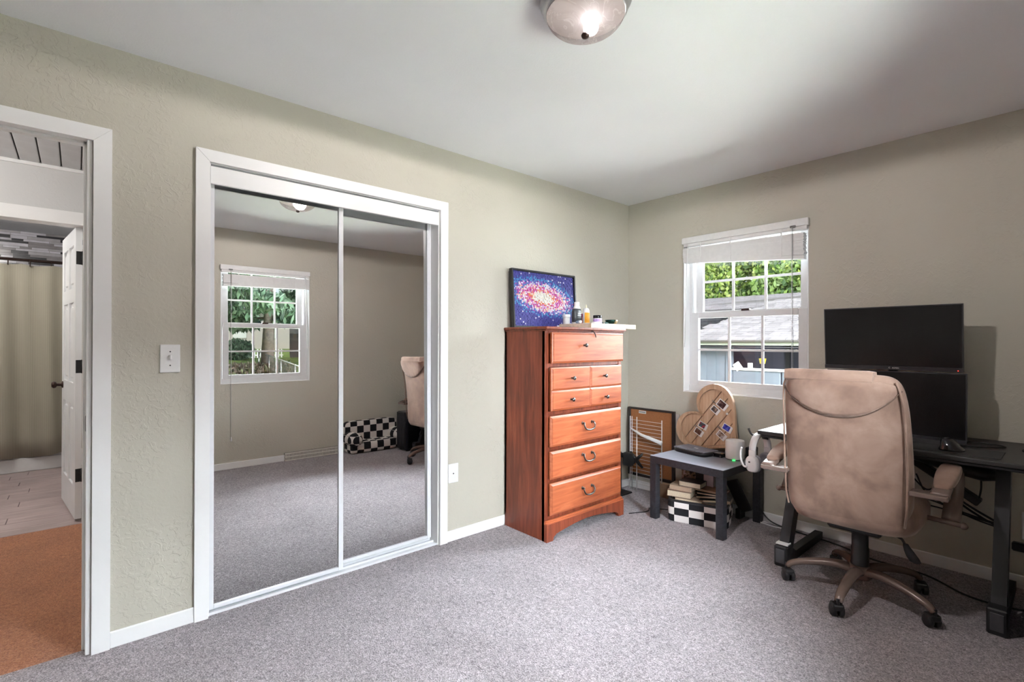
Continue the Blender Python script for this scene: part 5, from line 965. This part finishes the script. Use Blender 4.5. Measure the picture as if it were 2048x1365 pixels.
M_SIDE = plain('blue_grey_siding', (0.11, 0.122, 0.145, 1), 0.7, var=0.08, scale=5); M_SAGE = plain('sage_fascia', (0.20, 0.21, 0.17, 1), 0.6); M_DKWALL = plain('dark_brown_siding', (0.035, 0.033, 0.036, 1), 0.7)
M_UNDER = plain('roof_deck', (0.12, 0.11, 0.11, 1), 0.9)
ga = thing('garage', 'grey garage with shingled roof and open bay beyond the window', 'garage', (-1.0, 6.5, -0.25))
def roofdeck(nm, pts, par, th=0.04):
    bm = bmesh.new(); a = [bm.verts.new(p) for p in pts]; b = [bm.verts.new((p[0], p[1], p[2] - th)) for p in pts]; n_ = len(a)
    for i in range(n_): bm.faces.new((a[i], a[(i + 1) % n_], b[(i + 1) % n_], b[i]))
    bm.faces.new(a); bm.faces.new(b); return done(nm, bm, M_UNDER, par, False, off_of(par))
SL = 0.33; zr = lambda y_: 1.30 + SL * (y_ - 5.5)
HIPS = 0.93
hipx = lambda y_: -2.79 + (y_ - 5.5) * HIPS * 0.33
roof = roofdeck('roof', [(hipx(5.5), 5.5, zr(5.5)), (3.2, 5.5, zr(5.5)), (3.2, 8.3, zr(8.3)), (hipx(8.3), 8.3, zr(8.3))], ga)
shingles(roof, -2.85, 3.2, 5.5, 1.30, SL, 2.95, lambda x_, y_: x_ > hipx(y_))
wbox('fascia', (-2.79, 5.50, 1.20), (3.2, 5.54, 1.285), M_SAGE, ga); wbox('gutter', (-2.79, 5.42, 1.255), (3.2, 5.50, 1.292), plain('brown_gutter', (0.05, 0.045, 0.04, 1), 0.5), ga, 0.01)
wbox('soffit', (-2.75, 5.54, 1.16), (3.2, 6.0, 1.175), M_DKWALL, ga)
x_ = -2.78
while x_ < -1.98:
    wbox('siding_board', (x_, 5.98, -0.25), (x_ + 0.196, 6.02, 1.17), M_SIDE, ga, 0.004); x_ += 0.2
wbox('bay_post', (-1.98, 5.96, -0.25), (-1.86, 6.06, 1.17), M_SIDE, ga, 0.004)
for i in range(5): wbox('half_wall_panel', (-1.86 + i * 0.9, 6.0, -0.25), (-0.985 + i * 0.9, 6.05, 0.72), M_SIDE, ga, 0.012)
wbox('sill', (-1.90, 5.95, 0.72), (2.6, 6.09, 0.765), M_TRIM, ga, 0.005); wbox('back_wall', (-2.9, 8.0, -0.25), (3.0, 8.1, 2.0), plain('bay_dark_wall', (0.05, 0.05, 0.075, 1), 0.8), ga); wbox('side_wall', (-2.9, 6.05, -0.25), (-2.8, 8.0, 1.4), M_SIDE, ga); wbox('bay_floor', (-2.8, 6.05, -0.25), (3.0, 8.0, -0.2), M_UNDER, ga)
for i in range(5): wbox('bay_stud', (-1.6 + i * 0.7, 7.94, -0.2), (-1.52 + i * 0.7, 8.0, 1.9), M_DKWALL, ga)
bu = thing('yellow_bucket', 'yellow bucket hanging in the open garage bay', 'bucket', (-1.27, 5.94, 0.86)); rev('bucket_body', [(0.045, 0), (0.062, 0.09), (0.066, 0.095), (0.06, 0.092), (0.042, 0.01)], plain('yellow_plastic', (0.65, 0.45, 0.02, 1), 0.4), 0, bu, 18)
tubeobj('bucket_handle', [(-1.335, 5.94, 0.95), (-1.30, 5.94, 1.05), (-1.27, 5.94, 1.17), (-1.24, 5.94, 1.05), (-1.205, 5.94, 0.95)], 0.003, M_BLACKMETAL, bu, 5)
o = box('slanted_board', (-0.13, -0.02, 0), (0.0, 0.02, 0.15), M_WHITEPL, None, 0.004, mtx=Matrix.Rotation(R(-35), 4, 'Y')); o.location = (-1.66, 6.0, 0.765); tag(o, 'white board leaning on the garage bay sill', 'board')
o = box('white_cup', (-0.035, -0.035, 0), (0.035, 0.035, 0.10), M_WHITEPL, None, 0.006); o.location = (-1.52, 6.0, 0.765); tag(o, 'small white cup standing on the garage bay sill', 'cup')
hs2 = thing('neighbour_house', 'house with pale shingled roof behind the garage', 'house', (-3, 10, -0.25))
wbox('dark_wall', (-9.0, 8.7, -0.25), (3, 8.8, 2.10), M_DKWALL, hs2)
for i in range(9): wbox('wall_board', (-9.0, 8.68, 1.2 + i * 0.1), (3, 8.70, 1.285 + i * 0.1), M_DKWALL, hs2, 0.003)
r2 = roofdeck('roof', [(-9, 8.45, 2.06), (4, 8.45, 2.06), (4, 11.6, 2.72), (-9, 11.6, 2.54)], hs2); shingles(r2, -8.5, 2.5, 8.45, 2.075, 0.185, 3.1, None, 0.27, 0.14)
def leaf_mat(name, cols, trans=0.35):
    t = NT(name); at = t.n('ShaderNodeAttribute'); at.attribute_name = 'leaf_colour'; t.l(at.outputs['Color'], t.p.inputs['Base Color']); t.set(Roughness=0.6)
    tl = t.n('ShaderNodeBsdfTranslucent'); t.l(at.outputs['Color'], tl.inputs[0]); mx = t.n('ShaderNodeMixShader'); mx.inputs[0].default_value = trans; out = t.t.nodes['Material Output']
    t.l(t.p.outputs[0], mx.inputs[1]); t.l(tl.outputs[0], mx.inputs[2]); t.l(mx.outputs[0], out.inputs[0]); t.m['cols'] = 1; return t.m
M_LEAF = leaf_mat('leaf', None)
def crown(nm, parent, blobs, n, size, cols, asp=1.6):
    vs, fs, cs = [], [], []; off = off_of(parent); tot = sum(b[1] * b[2] for b in blobs)
    for c, rx, rz in blobs:
        for _ in range(int(n * rx * rz / tot)):
            d = Vector((random.gauss(0, 1), random.gauss(0, 1), random.gauss(0, 1))).normalized(); k = random.uniform(0.55, 1.0)
            p = Vector(c) + Vector((d.x * rx * k, d.y * rx * k, d.z * rz * k)) - off; s = size * random.uniform(0.6, 1.3)
            m_ = Euler((random.uniform(0, 6.3), random.uniform(0, 6.3), random.uniform(0, 6.3))).to_matrix(); q0 = len(vs)
            for a, b in ((-0.5, 0), (0, -0.5), (0.5, 0), (0, 0.5)): vs.append(p + m_ @ Vector((a * s * asp, b * s, 0.12 * s * abs(a))))
            fs.append((q0, q0 + 1, q0 + 2, q0 + 3)); cc = random.choice(cols); j = random.uniform(0.75, 1.25); cs.append((cc[0] * j, cc[1] * j, cc[2] * j, 1))
    me = bpy.data.meshes.new(nm); me.from_pydata(vs, [], fs); a_ = me.color_attributes.new('leaf_colour', 'FLOAT_COLOR', 'CORNER'); li = 0
    for p, c in zip(me.polygons, cs):
        for _ in p.loop_indices: a_.data[li].color = c; li += 1
    return tag(link(nm, me, M_LEAF, parent), kind='stuff')
M_BARK = plain('bark', (0.10, 0.08, 0.065, 1), 0.95, var=0.3, scale=14, bump=0.6)
GR = [(0.30, 0.42, 0.08), (0.42, 0.52, 0.12), (0.20, 0.31, 0.06), (0.50, 0.58, 0.20), (0.09, 0.16, 0.04)]
TREES = [((-8.2, 14.5), 1.5, 'bright green leafy tree behind the roof at the window edge', GR), ((-6.2, 15.5), 1.6, 'yellow-green tree behind the roof near the first grille bar', GR), ((-4.6, 14.8), 1.6, 'darker green tree behind the middle of the roof', [(c[0] * 0.6, c[1] * 0.7, c[2] * 0.8) for c in GR]), ((-2.9, 15.6), 1.7, 'green tree behind the roof near the blind cord', GR), ((-1.2, 14.6), 1.6, 'green tree behind the roof beyond the window cord', GR)]
for (tx, ty), tr, lb, gc in TREES:
    tt = thing('leafy_tree', lb, 'tree', (tx, ty, -0.25), 'trees behind the garage roof')
    tubeobj('trunk', [(tx, ty, -0.25), (tx + 0.1, ty, 1.5), (tx - 0.1, ty + 0.1, 4.0)], [0.16, 0.13, 0.07], M_BARK, tt, 8, 0)
    bl_ = [((tx + random.uniform(-0.7, 0.7) * tr, ty + random.uniform(-0.4, 0.6) * tr, 2.0 + 0.62 * k + random.uniform(-0.2, 0.2)), random.uniform(0.75, 1.05) * tr * 0.8, random.uniform(0.55, 0.8)) for k in range(10)]
    crown('foliage', tt, bl_, 13000, 0.135, gc)

# ------------------------------------------------------------------ outside the right window (seen in the mirror)
bm = bmesh.new(); N1 = 24
g_ = [[bm.verts.new((W + T + 0.05 + 40 * i / N1, -14 + 40 * j / 10, -0.3 + 1.55 * min(1.0, (i / N1) * 2.0) + random.uniform(-0.02, 0.02))) for j in range(11)] for i in range(N1 + 1)]
for i in range(N1):
    for j in range(10): bm.faces.new((g_[i][j], g_[i + 1][j], g_[i + 1][j + 1], g_[i][j + 1]))
t = NT('sunlit_lawn'); co = t.coord(); n1 = t.noise(co, 1.2, 4); n2 = t.noise(co, 30, 3); t.base(t.mix(0.5, t.ramp(n1, [(0.35, (0.06, 0.09, 0.025, 1)), (0.62, (0.20, 0.30, 0.05, 1))]), t.ramp(n2, [(0.3, (0.05, 0.08, 0.02, 1)), (0.7, (0.26, 0.36, 0.08, 1))]))); t.set(Roughness=0.95)
struct(done('ground_right', bm, t.m, None, True), 'sunlit lawn outside the mirrored window')
gz = lambda x_: -0.3 + 1.55 * min(1.0, (x_ - W - T) / 40 * 2)
CG = [(0.05, 0.10, 0.06), (0.09, 0.17, 0.10), (0.14, 0.22, 0.14), (0.04, 0.07, 0.045), (0.20, 0.28, 0.20)]
for (tx, ty), lb, lowz in (((13.2, 0.62), 'blue-green conifer with thick trunk seen in the mirrored window', 1.75), ((15.0, -0.75), 'dark conifer at the edge of the mirrored window', 1.9), ((15.5, 2.9), 'conifer above the tan shed seen in the mirror', 2.2)):
    tt = thing('conifer_tree', lb, 'tree', (tx, ty, gz(tx)), 'conifers seen in the mirror'); tubeobj('trunk', [(tx, ty, gz(tx) - 0.05), (tx - 0.03, ty + 0.05, 2.0), (tx, ty + 0.1, 7.0)], [0.20 if ty == 0.62 else 0.13, 0.15, 0.06], M_BARK, tt, 10, 0)
    bl_ = []
    for k in range(26):
        a = random.uniform(0, 6.28); r_ = random.uniform(0.4, 1.9); zz = lowz + 0.25 + random.uniform(0, 3.2); bl_.append(((tx + r_ * math.cos(a), ty + r_ * math.sin(a), zz), 0.62, 0.26))
        if k < 12: tubeobj('branch', [(tx, ty, zz + 0.1), (tx + r_ * 0.6 * math.cos(a), ty + r_ * 0.6 * math.sin(a), zz + 0.12), (tx + r_ * math.cos(a), ty + r_ * math.sin(a), zz - 0.05)], [0.04, 0.025, 0.01], M_BARK, tt, 6, 0)
    crown('needles', tt, bl_, 11000, 0.10, CG, 2.6)
BR = [(0.10, 0.07, 0.055), (0.15, 0.11, 0.085), (0.06, 0.05, 0.035), (0.11, 0.12, 0.06)]
hd = thing('brown_hedge', 'tangled brown hedge on the lawn seen in the mirrored window', 'hedge', (13, 0.2, gz(13))); crown('twigs', hd, [((12.4 + 0.1 * k, -1.3 + 0.34 * k, gz(12.6) + 0.14), 0.34, 0.24) for k in range(8)], 5000, 0.07, BR, 3.0)
bs = thing('round_bush', 'round dark green bush by the pale house seen in mirror', 'bush', (18, 0.8, gz(18))); crown('leaves', bs, [((18, 0.9, gz(18) + 0.35), 0.55, 0.42)], 1600, 0.10, CG)
sh = thing('tan_shed', 'tan board shed at the edge of the mirrored window', 'shed', (18.5, 4.4, gz(18.5)))
for i in range(9): wbox('siding_board', (18.0, 3.35, gz(18.5) + i * 0.17), (18.05, 6.0, gz(18.5) + i * 0.17 + 0.16), plain('tan_siding', (0.38, 0.27, 0.20, 1), 0.7), sh, 0.01)
wbox('shed_door', (17.97, 2.75, gz(18.5)), (18.02, 3.33, gz(18.5) + 0.95), plain('shed_dark', (0.07, 0.055, 0.05, 1), 0.7), sh); wbox('shed_body', (18.06, 3.35, gz(18.5)), (20, 6.0, gz(18.5) + 1.5), M_UNDER, sh)
ph = thing('pale_house', 'pale pinkish house wall behind the conifers seen in mirror', 'house', (25, 3, 1.2)); wbox('wall', (25, -1.0, 1.0), (25.2, 5.6, 3.2), plain('pale_stucco', (0.62, 0.55, 0.53, 1), 0.8), ph); wbox('roof', (24.7, -1.3, 3.2), (27, 5.9, 3.3), M_UNDER, ph); wbox('side_wall', (25.2, -1.0, 1.0), (27, -0.9, 3.2), M_UNDER, ph)
for q_ in (2.2, 3.6): wbox('window_frame', (24.97, q_, 1.8), (25.0, q_ + 0.6, 2.6), M_TRIM, ph)
pf = thing('picket_fence', 'low white picket fence by the conifer trunk seen in mirror', 'fence', (18.5, 1.6, gz(18.5)))
for i in range(16): wbox('picket', (18.48, 0.9 + i * 0.11, gz(18.5)), (18.50, 0.95 + i * 0.11, gz(18.5) + 0.34), M_TRIM, pf)
for z_ in (0.08, 0.26): wbox('fence_rail', (18.50, 0.88, gz(18.5) + z_), (18.52, 2.65, gz(18.5) + z_ + 0.04), M_TRIM, pf)
cf = thing('chain_fence', 'grey chain-link fence running across the lawn seen in mirror', 'fence', (11, 0.4, gz(11)))
A_, B2 = Vector((14.0, 0.60, 0)), Vector((8.6, 0.32, 0))
for k in range(5): p = A_.lerp(B2, k / 4); bar('fence_post', (p.x, p.y, gz(p.x) - 0.05), (p.x, p.y, gz(p.x) + 0.62), 0.018, cf, M_CHROME, 8)
bar('top_rail', (A_.x, A_.y, gz(A_.x) + 0.60), (B2.x, B2.y, gz(B2.x) + 0.60), 0.014, cf, plain('galvanised', (0.45, 0.45, 0.45, 1), 0.4, 0.3), 8)
bm = bmesh.new()
for k in range(70):
    for s in (1, -1):
        a = k / 70; b = a + s * 0.085
        if 0 <= b <= 1: p, q = A_.lerp(B2, a), A_.lerp(B2, b); tube(bm, [(p.x, p.y, gz(p.x) + 0.05), (q.x, q.y, gz(q.x) + 0.58)], 0.0025, 3)
tag(done('wire_mesh', bm, M_CHROME, cf, False, off_of(cf)), kind='stuff')
